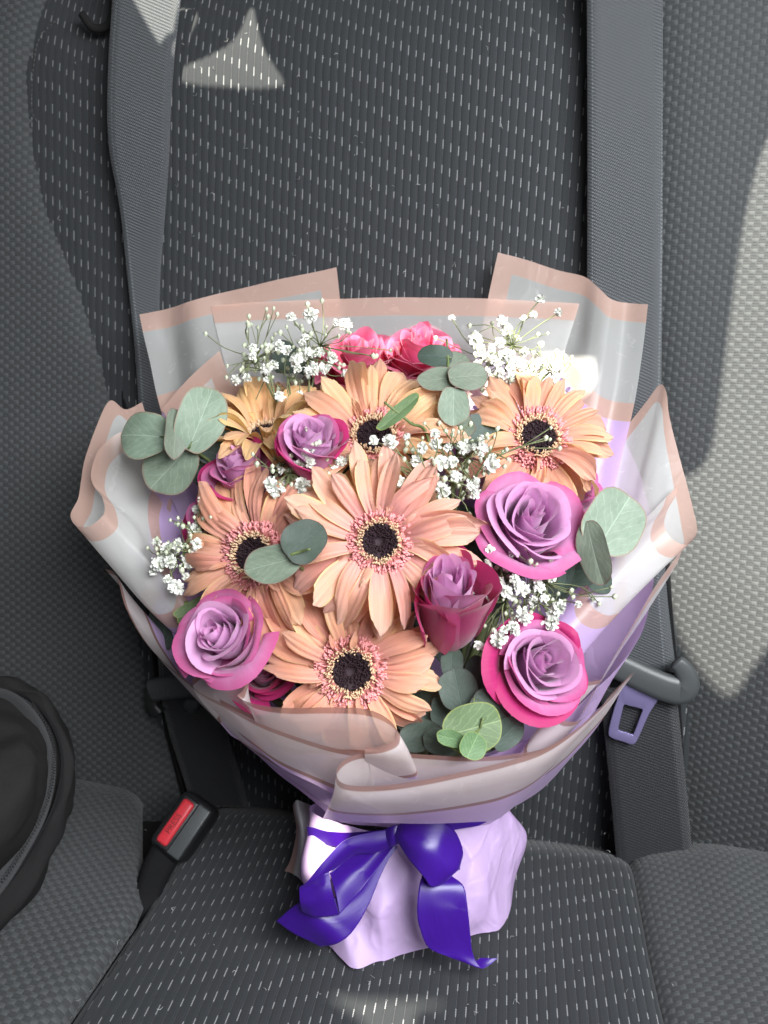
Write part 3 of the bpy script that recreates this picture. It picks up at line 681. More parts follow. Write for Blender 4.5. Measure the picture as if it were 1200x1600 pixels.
def place_empty(name, label, cat, pos, M3, group):
    e = bpy.data.objects.new(name, None); col.objects.link(e); e.empty_display_size = 0.02
    M = M3.to_4x4(); M.translation = pos; e.matrix_world = M
    return tag(e, label, cat, group)
def florets(n, r0, r1, h0, h1, lean, rad, length, seed, jit=0.004):
    r = random.Random(seed); mb = MB()
    for k in range(n):
        a = r.uniform(0, 2*math.pi); q = r.uniform(0, 1); rr = r0+(r1-r0)*q; h = h0+(h1-h0)*q
        ca, sa = math.cos(a), math.sin(a)
        b = np.array([rr*ca, rr*sa, h]); l = length*r.uniform(0.7, 1.25); le = lean+r.uniform(-.35, .35); tw = r.uniform(-.5, .5)
        d = np.array([math.sin(le)*math.cos(a+tw), math.sin(le)*math.sin(a+tw), math.cos(le)])
        rr_ = rad*r.uniform(0.8, 1.2)
        mb.tube([b, b+d*l*0.5, b+d*l], [rr_*0.7, rr_, rr_*1.15], 4)
    return mb
GMESH = {}
def gerbera(label, px, py, d, nrm, Rm, mat, seed, spin=0.0, n=(23, 18), rise=(0.10, 0.28), flat=1.0, long_=None, eye=0.92):
    pos = U(px, py, d); M3 = frame(nrm, spin)
    e = place_empty('gerbera', label, 'flower', pos, M3, 'gerberas in the bouquet')
    r = random.Random(seed)
    for layer, (cnt, tl, ln, zz) in enumerate(((n[0], rise[0], 1.0, -0.006), (n[1], rise[1], 0.90, 0.0), (7, rise[1]+0.22, 0.50, 0.002))):
        for k in range(cnt):
            a = 2*math.pi*(k+0.5*layer)/cnt + r.uniform(-0.10, 0.10)
            if layer == 2: a = r.uniform(0, 6.28)
            L = Rm*ln*r.uniform(0.88, 1.06)
            if long_ is not None: L *= long_(a)
            kv = r.randrange(16) if r.random() < 0.66 else 16+r.randrange(6)
            o = obj('petal', petal(mat, kv), None, e)
            r0 = Rm*0.20
            tilt = tl+r.uniform(-0.16, 0.12)
            Mx = (Matrix.Rotation(a, 4, 'Z') @ Matrix.Translation((r0, 0, zz*Rm*10+r.uniform(-.001, .001)))
                  @ Matrix.Rotation(-tilt, 4, 'Y') @ Matrix.Rotation(r.uniform(-0.3, 0.3), 4, 'X'))
            wsc = 1.0 if layer < 2 else 0.55
            o.matrix_local = Mx @ Matrix.Diagonal((L-r0, L*wsc*r.uniform(0.85, 1.12), L*flat, 1))
    # disc and rings of florets (shared between flowers, scaled)
    if not GMESH:
        def lathe(prof, n):
            P = cr(prof, n); V = []
            for p in P:
                for k in range(32): t = 2*math.pi*k/32; V.append((p[0]*math.cos(t), p[0]*math.sin(t), p[2]))
            return V, grid_faces(32, n, True)
        GMESH['disc'] = mesh('disc', *lathe([(0.0, 0, -0.02), (0.06, 0, -0.01), (0.13, 0, 0.03), (0.18, 0, 0.05), (0.21, 0, 0.04)], 14)); GMESH['disc'].materials.append(MAT['disc_dark'])
        GMESH['bed'] = mesh('floret_bed', *lathe([(0.205, 0, 0.04), (0.26, 0, 0.045), (0.31, 0, 0.02), (0.34, 0, -0.04), (0.28, 0, -0.10), (0.10, 0, -0.16), (0.03, 0, -0.18)], 18)); GMESH['bed'].materials.append(MAT['floret_bed'])
        GMESH['centre'] = florets(420, 0.05, 0.19, 0.0, 0.05, 0.1, 0.008, 0.035, 1).me('centre_florets'); GMESH['centre'].materials.append(MAT['disc_dark'])
        GMESH['cream'] = florets(230, 0.185, 0.25, 0.05, 0.055, 0.2, 0.0075, 0.07, 2).me('stamen_ring'); GMESH['cream'].materials.append(MAT['floret_cream'])
        GMESH['pink'] = florets(420, 0.24, 0.345, 0.045, 0.0, 0.9, 0.0105, 0.085, 3).me('floret_ring'); GMESH['pink'].materials.append(MAT['floret_pink'])
    for nm, key in (('disc', 'disc'), ('floret_bed', 'bed'), ('centre_florets', 'centre'), ('stamen_ring', 'cream'), ('floret_ring', 'pink')):
        o = obj(nm, GMESH[key], None, e); o.scale = (Rm*eye,)*3; o.location = (0, 0, 0.05*Rm)
        if key not in ('disc', 'bed'): o['kind'] = 'stuff'
    # stem towards the tie point
    b = U(640, 1275, .478); inv = e.matrix_world.inverted()
    S = cr([pos-M3.col[2]*Rm*0.12, pos-M3.col[2]*0.05, pos*0.4+b*0.6, b], 14)
    me = MB().tube([tuple(inv @ Vector(p)) for p in S], 0.0024, 6).me('stem'); obj('stem', me, MAT['stem_green'], e)
    return e
PX = 1/FPX
gerbera('large peach gerbera with dark eye at the centre of the bouquet', 594, 846, .395, camdir(-0.02, 0.10), 158*.395*PX, 'gerbera_pink', 11, eye=0.86)
gerbera('lowest peach gerbera with wide black eye above the film fold', 550, 1047, .402, camdir(0.0, 0.04), 146*.402*PX, 'gerbera_peach', 12, rise=(0.02, 0.16), eye=1.02)
gerbera('left peach gerbera whose eye is half hidden by a round leaf', 402, 868, .415, camdir(-0.30, 0.12), 152*.415*PX, 'gerbera_peach', 13, rise=(0.02, 0.18))
gerbera('upper peach gerbera just below the two topmost pink roses', 585, 688, .435, camdir(-0.02, 0.52), 150*.435*PX, 'gerbera_gold', 14, rise=(0.26, 0.44))
gerbera('right hand peach gerbera under the white sprays beside the film', 838, 688, .440, camdir(0.06, 0.36), 128*.440*PX, 'gerbera_peach', 15, rise=(0.02, 0.18), eye=1.08)
gerbera('golden peach gerbera at upper left turned upwards with eye hidden', 418, 686, .456, camdir(-0.10, 1.2, 0.8), 126*.450*PX, 'gerbera_yellow', 16, n=(26, 20), rise=(0.5, 0.75))

# ------------------------------------------------------------------ roses
def rose_petal(R_, H, A, flare, roll, seed, v0=0.0, nU=15, nV=16, tip=0.05, base=0.16):
    r = random.Random(seed); ph = r.uniform(0, 6); wob = r.uniform(0.04, 0.12); tip = r.uniform(0.02, 0.13); f2 = r.uniform(4.5, 7.5); w2 = r.uniform(0.01, 0.035); asym = r.uniform(0.06, 0.2); lip = r.uniform(0.3, 1.0)*0.10*min(1, R_*2.2)
    V = []; UVs = []
    for j in range(nV):
        v = j/(nV-1)
        for i in range(nU):
            u = -1+2*i/(nU-1)
            th = u*A*(0.45+0.55*min(1, v*1.7)**0.7)
            top = H*(1-0.20*abs(u)**2.6)+tip*max(0, 1-abs(u)*2.2)
            cup = (1-(1-v)**2.1)**0.62 if v < 1 else 1.0
            rad = base*(1-v)+R_*cup
            s = max(0.0, (v-0.55)/0.45)
            rad += flare*s*s*(1-0.35*u*u)
            s2 = max(0.0, (v-0.86)/0.14)
            rad += lip*s2**1.4
            rad *= 1+asym*u
            z = top*(v0+(1-v0)*v) - roll*s**3 - lip*0.6*s2**2
            wave = (wob*math.sin(3.1*u+ph+2*v)+w2*math.sin(f2*u+2*ph)*s)*s
            rad += wave*(0.3+flare)
            z += wave*0.4
            V.append((rad*math.cos(th), rad*math.sin(th), z)); UVs.append((u, v))
    return mesh('petal', V, grid_faces(nU, nV), True, UVs)
def rose(label, px, py, d, nrm, Rm, seed, spin=0.0, mats=('rose_lilac', 'rose_lilac', 'rose_lilac', 'rose_mid', 'rose_mid', 'rose_magenta'), open_=1.0, rings=7, tall=1.0):
    """px,py: where the heart of the rose appears; Rm: outer radius"""
    M3 = frame(nrm, spin); r = random.Random(seed)
    top = U(px, py, d); pos = top - M3.col[2]*((tall+0.25)*Rm)
    e = place_empty('rose', label, 'flower', pos, M3, 'roses in the bouquet')
    spec = [  # R, H, A, flare, roll, n
        (0.08, 1.36, 2.4, 0.0, 0.0, 2), (0.15, 1.37, 1.75, 0.02, 0.0, 3), (0.235, 1.35, 1.5, 0.05, 0.0, 3), (0.335, 1.31, 1.35, 0.09, 0.01, 4),
        (0.45, 1.24, 1.25, 0.15, 0.03, 4), (0.58, 1.13, 1.15, 0.25*open_, 0.07*open_, 5), (0.70, 1.00, 1.05, 0.42*open_, 0.16*open_, 5)][:rings]
    for k, (R_, H, A, fl, ro, n) in enumerate(spec):
        for q in range(n):
            a = 2*math.pi*q/n+k*0.9+r.uniform(-0.32, 0.32)
            me = rose_petal(R_*r.uniform(0.93, 1.07), (tall+(H-1.0))*r.uniform(0.94, 1.04), A*r.uniform(0.9, 1.1), fl*r.uniform(0.35, 1.35), ro*r.uniform(0.5, 1.4), r.random())
            o = obj('petal', me, MAT[mats[max(0, k-1)]], e)
            o.matrix_local = Matrix.Rotation(a, 4, 'Z') @ Matrix.Rotation(r.uniform(-.09, .09), 4, 'X') @ Matrix.Rotation(r.uniform(-.07, .07), 4, 'Y') @ Matrix.Scale(Rm, 4)
    mb = MB(); b = U(640, 1275, .478); inv = e.matrix_world.inverted()
    S = cr([pos+M3.col[2]*Rm*0.05, pos-M3.col[2]*0.03, pos*0.4+b*0.6, b], 14)
    mb.tube([tuple(inv @ Vector(p)) for p in S], 0.0026, 6)
    # receptacle and sepals
    obj('stem', mb.me('stem'), MAT['stem_green'], e)
    return e
LIL = ('rose_lilac',)*4+('rose_lilac', 'rose_mid')
rose('large lilac rose below the right hand gerbera', 838, 795, .398, camdir(0.12, 0.62), 90*.40*PX, 21, mats=LIL, open_=0.8)
rose('tall magenta bodied rose standing right of the central gerbera', 706, 892, .374, camdir(-0.04, 0.95), 72*.385*PX, 22, tall=2.5, open_=0.32, mats=('rose_lilac',)*3+('rose_mid', 'rose_magenta', 'rose_magenta'))
rose('lilac rose with magenta outer petals at lower right', 858, 1032, .384, camdir(0.18, 0.30), 86*.39*PX, 23, mats=('rose_lilac',)*4+('rose_mid', 'rose_magenta'), open_=0.62)
rose('lilac and pink rose at lower left above the rolled film', 334, 986, .388, camdir(-0.22, 0.45), 77*.39*PX, 24, mats=('rose_lilac',)*4+('rose_mid', 'rose_mid'), open_=0.8)
rose('small lilac rose tucked under the upper left gerbera', 482, 672, .402, camdir(0.0, 0.9), 60*.42*PX, 25, mats=('rose_lilac',)*3+('rose_lilac', 'rose_mid', 'rose_magenta'), open_=0.5, tall=1.1)
rose('violet rose seen from the side beside the round leaves at left', 362, 714, .424, camdir(-0.35, 0.95), 60*.43*PX, 26, mats=('rose_lilac',)*3+('rose_mid', 'rose_mid', 'rose_magenta'), open_=0.7, tall=1.2)
rose('dusky pink rose half hidden behind the left gerbera', 322, 792, .434, camdir(-0.5, 0.7), 52*.445*PX, 27, mats=('rose_mid',)*5+('rose_magenta',), open_=0.8)
rose('bright pink rose at the top left of the two topmost', 560, 540, .470, camdir(0.0, 1.1), 76*.475*PX, 28, mats=('rose_pink',)*6, open_=0.7)
rose('bright pink rose at the top right of the two topmost', 655, 530, .472, camdir(0.05, 1.1), 72*.475*PX, 29, mats=('rose_pink',)*6, open_=0.8)
rose('deep magenta rose pressed against the rolled film at lower left', 408, 1040, .416, camdir(0.1, 0.5), 58*.42*PX, 33, mats=('rose_mid',)*3+('rose_magenta',)*3, open_=0.7)
rose('lilac magenta rose peeping out below the right hand gerbera', 908, 752, .448, camdir(0.45, 0.6), 60*.45*PX, 30, mats=('rose_mid',)*5+('rose_magenta',), open_=0.7)

# ------------------------------------------------------------------ eucalyptus
def leaf_mesh(L, W, fold, curl, seed, notch=0.05, square=0.0):
    r = random.Random(seed); nr, na = 7, 30; V = [(0.0, 0, 0)]; UVs = [(0, 0.5)]; rim = [0.0]
    ph = r.uniform(0, 6)
    for j in range(1, nr):
        q = j/(nr-1)
        for k in range(na):
            t = 2*math.pi*k/na
            c, s = math.cos(t), math.sin(t)
            p = 2.0+square*2
            rad = (abs(c)**p+abs(s)**p)**(-1/p)
            rad *= 1+0.03*math.sin(3*t+ph)+0.02*math.sin(5*t+ph*2)
            if notch: rad *= 1-notch*math.exp(-((t-math.pi)/0.35)**2)*2
            rad *= 1+0.06*math.exp(-((min(t, 2*math.pi-t))/0.3)**2)
            x = 0.5*L*q*rad*c; y = 0.5*W*q*rad*s
            z = fold*abs(y) + curl*(x/L*2)**2*L*0.25 + 0.02*L*math.sin(2.3*t+ph)*q*q + 0.012*L*math.sin(5*t+ph)*q**3
            V.append((x, y, z)); UVs.append((y/W*2, x/L+0.5)); rim.append(q)
    F = [[0, 1+k, 1+(k+1) % na] for k in range(na)]
    for j in range(nr-2):
        for k in range(na):
            a = 1+j*na+k; b = 1+j*na+(k+1) % na
            F.append([a, a+na, b+na, b])
    return mesh('leaf', V, F, True, UVs, {'rim': rim})
def eucalyptus(label, leaves, stem, seed, group='eucalyptus sprigs'):
    """leaves: (px,py,d, length px, width px, angle deg in image, tilt x, tilt y, fold, mat)"""
    p0 = U(*stem[0]); e = thing('eucalyptus_sprig', label, 'leaf sprig', p0, group)
    inv = Matrix.Translation(-p0)
    me = MB().tube([tuple(inv @ Vector(p)) for p in cr(UU(stem), 24)], np.linspace(0.0013, 0.0006, 24), 6).me('stem'); obj('stem', me, MAT['stem_green'], e)
    mb = MB(); SP = cr(UU(stem), 60)
    for k, (px, py, d, L, W, ang, tx, ty, fold, mat) in enumerate(leaves):
        z = camdir(tx, ty); a = R(ang); x = rt*math.cos(a)+up*math.sin(a); x = (x-z*x.dot(z)).normalized(); y = z.cross(x)
        M = Matrix((x, y, z)).transposed().to_4x4(); M.translation = U(px, py, d)-p0
        o = obj('leaf', leaf_mesh(L*d*PX, W*d*PX, fold, random.Random(seed+k).uniform(-0.4, 0.5), seed*10+k, square=0.35 if L*W > 8800 else 0.12), MAT[mat], e)
        o.matrix_local = M
        bp = np.array(M.translation+p0-x*(0.44*L*d*PX)-z*0.0006); q = SP[np.argmin(np.linalg.norm(SP-bp, axis=1))]
        if np.linalg.norm(q-bp) < 0.05:
            mb.tube(np.array([q, 0.5*(q+bp)-np.array(z)*0.001, bp, bp+np.array(x)*0.004])-np.array(p0), [0.0006, 0.0005, 0.0005, 0.0002], 5)
    if mb.V: obj('petiole', mb.me('petiole'), MAT['stem_green'], e)
    return e
T = (640, 1275, .478)
eucalyptus('sprig of round grey green leaves at far left over the film', [
    (224, 680, .432, 88, 78, 172, -0.25, 0.25, 0.05, 'euc'), (314, 655, .428, 112, 76, 68, 0.35, 0.1, 0.10, 'euc'),
    (268, 728, .436, 98, 82, 225, -0.1, -0.15, 0.06, 'euc'), (274, 676, .424, 82, 40, 262, 0.8, 0.1, 0.15, 'euc'),
    (340, 692, .445, 80, 62, 20, 0.2, -0.2, 0.1, 'euc_dark'), (330, 745, .452, 74, 46, 330, 0.0, -0.1, 0.1, 'euc_dark')],
    [T, (460, 960, .47), (360, 760, .452), (300, 700, .436), (268, 676, .429), (262, 660, .428)], 31)
eucalyptus('sprig of round blue green leaves above the centre right', [
    (681, 556, .436, 56, 38, 170, -0.1, 0.3, 0.1, 'euc_dark'), (688, 592, .428, 68, 42, 185, -0.1, 0.35, 0.05, 'euc'),
    (730, 588, .426, 66, 48, 10, 0.2, 0.3, 0.05, 'euc'), (709, 634, .424, 62, 50, 270, 0.0, 0.05, 0.06, 'euc'),
    (712, 568, .440, 50, 40, 40, 0.2, 0.4, 0.05, 'euc'), (745, 676, .436, 92, 56, 15, 0.1, 0.1, 0.1, 'euc_dark'), (705, 672, .434, 80, 46, 200, -0.1, 0.1, 0.1, 'euc')],
    [T, (690, 900, .46), (715, 700, .445), (702, 605, .428), (700, 560, .436), (698, 530, .44)], 32)
eucalyptus('single slender green leaf lying over the upper gerbera eye', [
    (622, 646, .405, 86, 24, 40, -0.2, 0.2, 0.3, 'euc_green')], [T, (680, 860, .44), (670, 690, .425), (640, 660, .408), (600, 628, .404)], 33)
eucalyptus('pair of grey green leaves covering the left gerbera eye', [
    (474, 846, .378, 74, 66, 40, 0.15, 0.1, 0.12, 'euc_dark'), (428, 880, .380, 92, 60, 195, -0.1, 0.0, 0.14, 'euc')],
    [T, (520, 1000, .44), (480, 900, .40), (452, 872, .379), (470, 862, .376), (484, 858, .372)], 34)
eucalyptus('large mottled green leaves at far right below the gerbera', [
    (958, 818, .405, 104, 98, 55, 0.15, 0.1, 0.06, 'euc'), (928, 862, .398, 106, 52, 290, -0.75, 0.1, 0.1, 'euc'),
    (905, 892, .418, 74, 52, 190, -0.1, -0.3, 0.1, 'euc_dark'), (934, 902, .422, 56, 40, 300, 0.1, -0.2, 0.1, 'euc_dark'),
    (886, 888, .416, 90, 26, 262, -0.4, 0.0, 0.2, 'euc_dark')],
    [T, (800, 1080, .45), (880, 930, .43), (930, 850, .408), (938, 842, .402)], 35)
eucalyptus('fresh green round leaf with small bright leaves at the lower front', [
    (738, 1138, .376, 96, 78, 15, 0.1, 0.25, 0.08, 'euc_green'), (738, 1166, .366, 42, 44, 60, 0.2, 0.2, 0.2, 'euc_green'),
    (706, 1154, .370, 48, 26, 165, -0.2, 0.3, 0.2, 'euc_green'), (768, 1106, .392, 70, 54, 330, 0.1, 0.2, 0.08, 'euc_dark'),
    (716, 1078, .402, 66, 62, 100, 0.0, 0.2, 0.05, 'euc_dark'), (792, 1146, .392, 62, 46, 40, 0.2, 0.0, 0.1, 'euc_dark'), (706, 1034, .408, 50, 36, 90, 0, 0.1, 0.1, 'euc_dark')],
    [T, (720, 1210, .43), (725, 1160, .40), (748, 1140, .378), (755, 1122, .376)], 36)
eucalyptus('dark green leaves tucked between the left gerbera and the lower left rose', [
    (312, 950, .428, 88, 34, 25, -0.2, 0.3, 0.2, 'euc_green'), (300, 962, .432, 60, 30, 240, -0.4, 0.0, 0.2, 'euc_dark'),
    (470, 972, .428, 70, 50, 100, 0, 0.2, 0.1, 'euc_dark'), (490, 1000, .435, 70, 60, 60, 0, 0.1, 0.1, 'euc_dark'), (440, 1010, .43, 60, 40, 200, 0, 0.1, 0.1, 'euc_dark')],
    [T, (480, 1080, .45), (430, 1000, .435), (350, 960, .432), (290, 940, .43)], 37)
# dark inner foliage filling the cone
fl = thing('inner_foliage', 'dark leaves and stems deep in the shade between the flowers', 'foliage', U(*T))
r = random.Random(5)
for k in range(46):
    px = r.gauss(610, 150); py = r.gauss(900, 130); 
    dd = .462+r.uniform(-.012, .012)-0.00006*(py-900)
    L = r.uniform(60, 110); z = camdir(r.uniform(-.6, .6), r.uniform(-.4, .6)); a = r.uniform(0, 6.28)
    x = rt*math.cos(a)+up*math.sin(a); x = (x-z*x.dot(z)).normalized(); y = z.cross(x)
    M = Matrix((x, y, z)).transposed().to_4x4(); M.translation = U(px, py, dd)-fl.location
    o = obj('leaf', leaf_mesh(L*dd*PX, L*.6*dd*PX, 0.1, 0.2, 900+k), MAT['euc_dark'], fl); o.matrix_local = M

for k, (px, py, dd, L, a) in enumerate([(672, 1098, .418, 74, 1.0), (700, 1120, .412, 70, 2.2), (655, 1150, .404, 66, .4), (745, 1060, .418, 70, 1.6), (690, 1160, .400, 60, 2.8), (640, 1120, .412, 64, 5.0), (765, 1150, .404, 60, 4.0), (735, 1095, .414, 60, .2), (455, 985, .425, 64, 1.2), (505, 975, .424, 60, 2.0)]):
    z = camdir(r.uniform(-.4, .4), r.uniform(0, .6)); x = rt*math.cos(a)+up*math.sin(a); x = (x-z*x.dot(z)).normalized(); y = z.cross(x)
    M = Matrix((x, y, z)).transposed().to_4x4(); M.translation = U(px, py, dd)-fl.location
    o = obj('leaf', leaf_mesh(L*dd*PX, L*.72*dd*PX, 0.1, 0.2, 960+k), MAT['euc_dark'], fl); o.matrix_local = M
# ------------------------------------------------------------------ gypsophila
def blossom_mesh(seed):
    r = random.Random(seed); V = []; F = []
    for k in range(54):
        a = r.uniform(0, 2*math.pi); el = math.acos(r.uniform(-0.3, 1)); s = r.uniform(0.6, 0.95)
        d = Vector((math.sin(el)*math.cos(a), math.sin(el)*math.sin(a), math.cos(el)))
        t = d.cross(Vector((r.gauss(0, 1), r.gauss(0, 1), r.gauss(0, 1)))).normalized(); b = d.cross(t)
        w_ = r.uniform(0.16, 0.28)
        c0 = d*0.25*s; c1 = d*0.75*s+b*r.uniform(-.1, .1); c2 = d*1.0*s+b*r.uniform(-.3, .3)
        o = len(V)
        V += [c0-t*w_*.25, c0+t*w_*.25, c1-t*w_, c1+t*w_, c1+b*0.06, c2-t*w_*.7, c2+t*w_*.7, c2*1.03+b*0.05]
        F += [[o, o+1, o+4], [o, o+4, o+2], [o+1, o+3, o+4], [o+2, o+4, o+7, o+5], [o+4, o+3, o+6, o+7]]
    me = mesh('blossom', V, F, True); me.materials.append(MAT['white_petal']); return me
BM_ = [blossom_mesh(k) for k in range(6)]
def ico(mb, c, rad, r):
    V = []; F = []; n = 6
    for j, (z, q) in enumerate(((1, 0.25), (0.5, 0.9), (-0.3, 0.95), (-1, 0.2))):
        for k in range(n):
            t = 2*math.pi*k/n; V.append((c[0]+rad*q*math.cos(t), c[1]+rad*q*math.sin(t), c[2]+rad*1.15*z))
    for f in grid_faces(n, 4, True): F.append(list(f))
    F += [list(range(n)), list(range(3*n, 4*n))[::-1]]
    mb.add(V, F)
def gyps(label, base, nodes, blossoms, nb, seed, spread=60, dz=0.015, budbox=None):
    """base, nodes: (px,py,d); blossoms: (px,py,d,size px)"""
    r = random.Random(seed); p0 = U(*base); e = thing('gypsophila_spray', label, 'flower spray', p0, 'white filler flower sprays')
    st = MB(); bud = MB(); inv = -p0
    N = [U(*n) for n in nodes]
    for n in N:
        st.tube(cr([p0+inv, (p0*0.55+n*0.45)+inv+Vector((r.gauss(0, .003), 0, r.gauss(0, .003))), n+inv], 8), 0.0006, 4)
    def twig(q, rad=0.00032):
        n = min(N, key=lambda n: (n-q).length+r.uniform(0, .008))
        m = n*0.45+q*0.55+Vector((r.gauss(0, .002), r.gauss(0, .002), r.gauss(0, .002)))
        st.tube(cr([n+inv, m+inv, q+inv], 7), rad, 4)
        return m
    blossoms = list(blossoms)
    for k in range(12):
        b = r.choice(blossoms[:8+k]); blossoms.append((b[0]+r.gauss(0, 20), b[1]+r.gauss(0, 16), b[2]+r.uniform(-.006, .008), r.uniform(12, 20)))
    for (px, py, d, s) in blossoms:
        q = U(px, py, d); twig(q)
        o = obj('blossom', r.choice(BM_), None, e)
        nn = camdir(r.gauss(0, .35), 0.35+r.gauss(0, .3))
        M = frame(nn, r.uniform(0, 6)).to_4x4(); M.translation = q+inv; sz = s*0.54*d*PX*r.uniform(0.9, 1.1)
        o.matrix_local = M @ Matrix.Diagonal((sz, sz, sz*r.uniform(0.8, 1.1), 1))
        ico(bud, q+inv-nn*sz*0.25, sz*0.4, r)
    for k in range(nb):
        if budbox:
            x0, y0, x1, y1, d = budbox
            q = U(r.uniform(x0, x1), r.uniform(y0, y1), d+r.uniform(-dz, dz))
        else:
            b = r.choice(nodes); q = U(b[0]+r.gauss(0, spread), b[1]+r.gauss(0, spread*0.7)-spread*0.2, b[2]+r.uniform(-dz, dz))
        m = twig(q, 0.00028)
        ico(bud, q+inv, r.uniform(0.0009, 0.0017), r)
        if r.random() < 0.7:
            q2 = q+Vector((r.gauss(0, .004), r.gauss(0, .003), r.gauss(0, .004))); st.tube([m+inv, (m+q2)*.5+inv, q2+inv], 0.00025, 4); ico(bud, q2+inv, r.uniform(0.0008, 0.0014), r)
    o = obj('stem', st.me('stem'), MAT['stem_gyp'], e)
    o = obj('bud_cluster', bud.me('bud'), MAT['bud_white'], e); o['kind'] = 'stuff'
    return e
def ring(d, pts): return [(x, y, d+random.uniform(-.006, .006), s) for x, y, s in pts]
gyps('white flower spray at top left above the golden gerbera', (470, 680, .468), [(450, 590, .458), (480, 560, .460), (420, 580, .456), (400, 560, .458), (500, 540, .462)],
     ring(.455, [(396, 545, 18), (417, 577, 24), (368, 593, 18), (437, 620, 18), (423, 546, 20), (436, 540, 20), (448, 548, 18), (476, 553, 26), (488, 578, 28), (508, 575, 28), (462, 562, 20), (485, 492, 26), (455, 496, 20), (540, 507, 22), (477, 528, 14), (463, 575, 18), (500, 550, 16), (520, 560, 22)]), 60, 41, 48)
gyps('white flower spray at top right lit by the sun', (770, 660, .468), [(800, 590, .460), (780, 570, .462), (830, 585, .460), (860, 580, .458), (800, 540, .464)],
     ring(.457, [(743, 530, 26), (750, 548, 22), (790, 515, 26), (782, 535, 20), (833, 492, 14), (795, 555, 22), (765, 560, 24), (812, 570, 20), (800, 575, 22), (778, 590, 22), (830, 590, 22), (850, 568, 26), (706, 497, 12), (818, 497, 12), (758, 580, 20), (845, 610, 24), (870, 575, 24), (800, 600, 22), (820, 550, 18)]), 56, 42, 40)
gyps('white flower spray in the middle between central and right gerberas', (690, 860, .44), [(700, 720, .415), (730, 715, .415), (670, 750, .405), (760, 720, .418)],
     ring(.402, [(610, 690, 26), (622, 752, 22), (650, 722, 26), (688, 724, 26), (660, 700, 20), (690, 766, 30), (740, 757, 26), (768, 725, 28), (680, 695, 24), (725, 700, 26), (742, 770, 20), (712, 745, 22), (636, 682, 14), (700, 700, 20), (755, 700, 18)]), 60, 43, 42)
gyps('white flower spray between the small lilac rose and left gerbera', (500, 840, .43), [(460, 720, .415), (470, 700, .415), (450, 740, .41)],
     ring(.405, [(424, 757, 26), (472, 757, 26), (488, 700, 16), (468, 726, 20), (484, 722, 20), (534, 722, 20), (440, 735, 16), (430, 770, 18)]), 30, 44, 30)
gyps('white flower spray at far left against the lilac paper', (350, 960, .45), [(290, 860, .430), (275, 870, .430), (310, 830, .432)],
     ring(.425, [(262, 862, 28), (278, 850, 26), (248, 880, 26), (266, 878, 26), (297, 877, 30), (276, 918, 28), (305, 828, 22), (312, 818, 18), (262, 905, 14), (290, 900, 16), (308, 850, 22), (333, 800, 12)]), 34, 45, 22)
gyps('white flower spray at right between the large lilac rose and lower rose', (800, 1080, .43), [(820, 930, .408), (840, 940, .410), (790, 940, .405), (850, 910, .41)],
     ring(.396, [(765, 860, 20), (762, 915, 24), (778, 912, 26), (768, 935, 18), (815, 920, 26), (842, 918, 22), (818, 962, 30), (860, 970, 32), (872, 950, 28), (780, 998, 28), (800, 980, 22), (748, 1008, 16), (904, 944, 12), (805, 905, 18), (790, 925, 22), (832, 940, 20), (850, 935, 18), (762, 880, 16)]), 60, 46, 40)

# ------------------------------------------------------------------ seat belts
def belt(parent, edgesL, edgesR, mat, nu=60, thick=0.0013, name='webbing'):
    V = loft([edgesL, edgesR], nu, 8)
    m = sheet_mesh(name, V); o = wpart(name, m, mat, parent); solidify(o, thick); return o
br = thing('seat_belt', 'dark grey seat belt running straight down at right of the bouquet', 'seat belt', onback(977, 500, .012))
pts = [(-80, 916, 1034), (0, 917, 1035), (250, 918, 1035), (500, 917, 1034), (700, 915, 1033), (900, 918, 1040), (1050, 930, 1056)]
belt(br, [onback(a, y, .014) for y, a, b in pts], [onback(b, y, .014) for y, a, b in pts], M_BELT)
pts = [(1075, 938, 1056), (1150, 945, 1064), (1250, 955, 1074), (1330, 962, 1082), (1370, 965, 1088)]
belt(br, [onback(a, y, .020) for y, a, b in pts], [onback(b, y, .020) for y, a, b in pts], M_BELTD)
P = cr([onback(x, y, .028) for x, y in [(925, 1024), (960, 1038), (1010, 1062), (1045, 1076), (1068, 1078), (1074, 1062), (1066, 1044), (1056, 1034)]], 40)
def flat_tube(P, w_, h_, nrm, sides=10):
    V = []; P = np.asarray(P); T_ = np.gradient(P, axis=0); T_ /= np.linalg.norm(T_, axis=1)[:, None]; nn = np.array(nrm)
    for i in range(len(P)):
        b = np.cross(T_[i], nn); b /= np.linalg.norm(b); n2 = np.cross(b, T_[i])
        for k in range(sides):
            t = 2*math.pi*k/sides; c, s = math.cos(t), math.sin(t)
            c = math.copysign(abs(c)**0.6, c); s = math.copysign(abs(s)**0.6, s)
            V.append(P[i]+b*w_[i]*c+n2*h_*s)
    F = [list(f) for f in grid_faces(sides, len(P), True)]+[list(range(sides))[::-1], [(len(P)-1)*sides+k for k in range(sides)]]
    return V, F
w_ = np.interp(np.linspace(0, 1, 40), [0, 0.5, 0.75, 1], [0.0085, 0.0095, 0.0068, 0.005])
wpart('belt_guide', MB().add(*flat_tube(P, w_, 0.004, BN)).me('guide'), MAT['plastic_grey'], br)
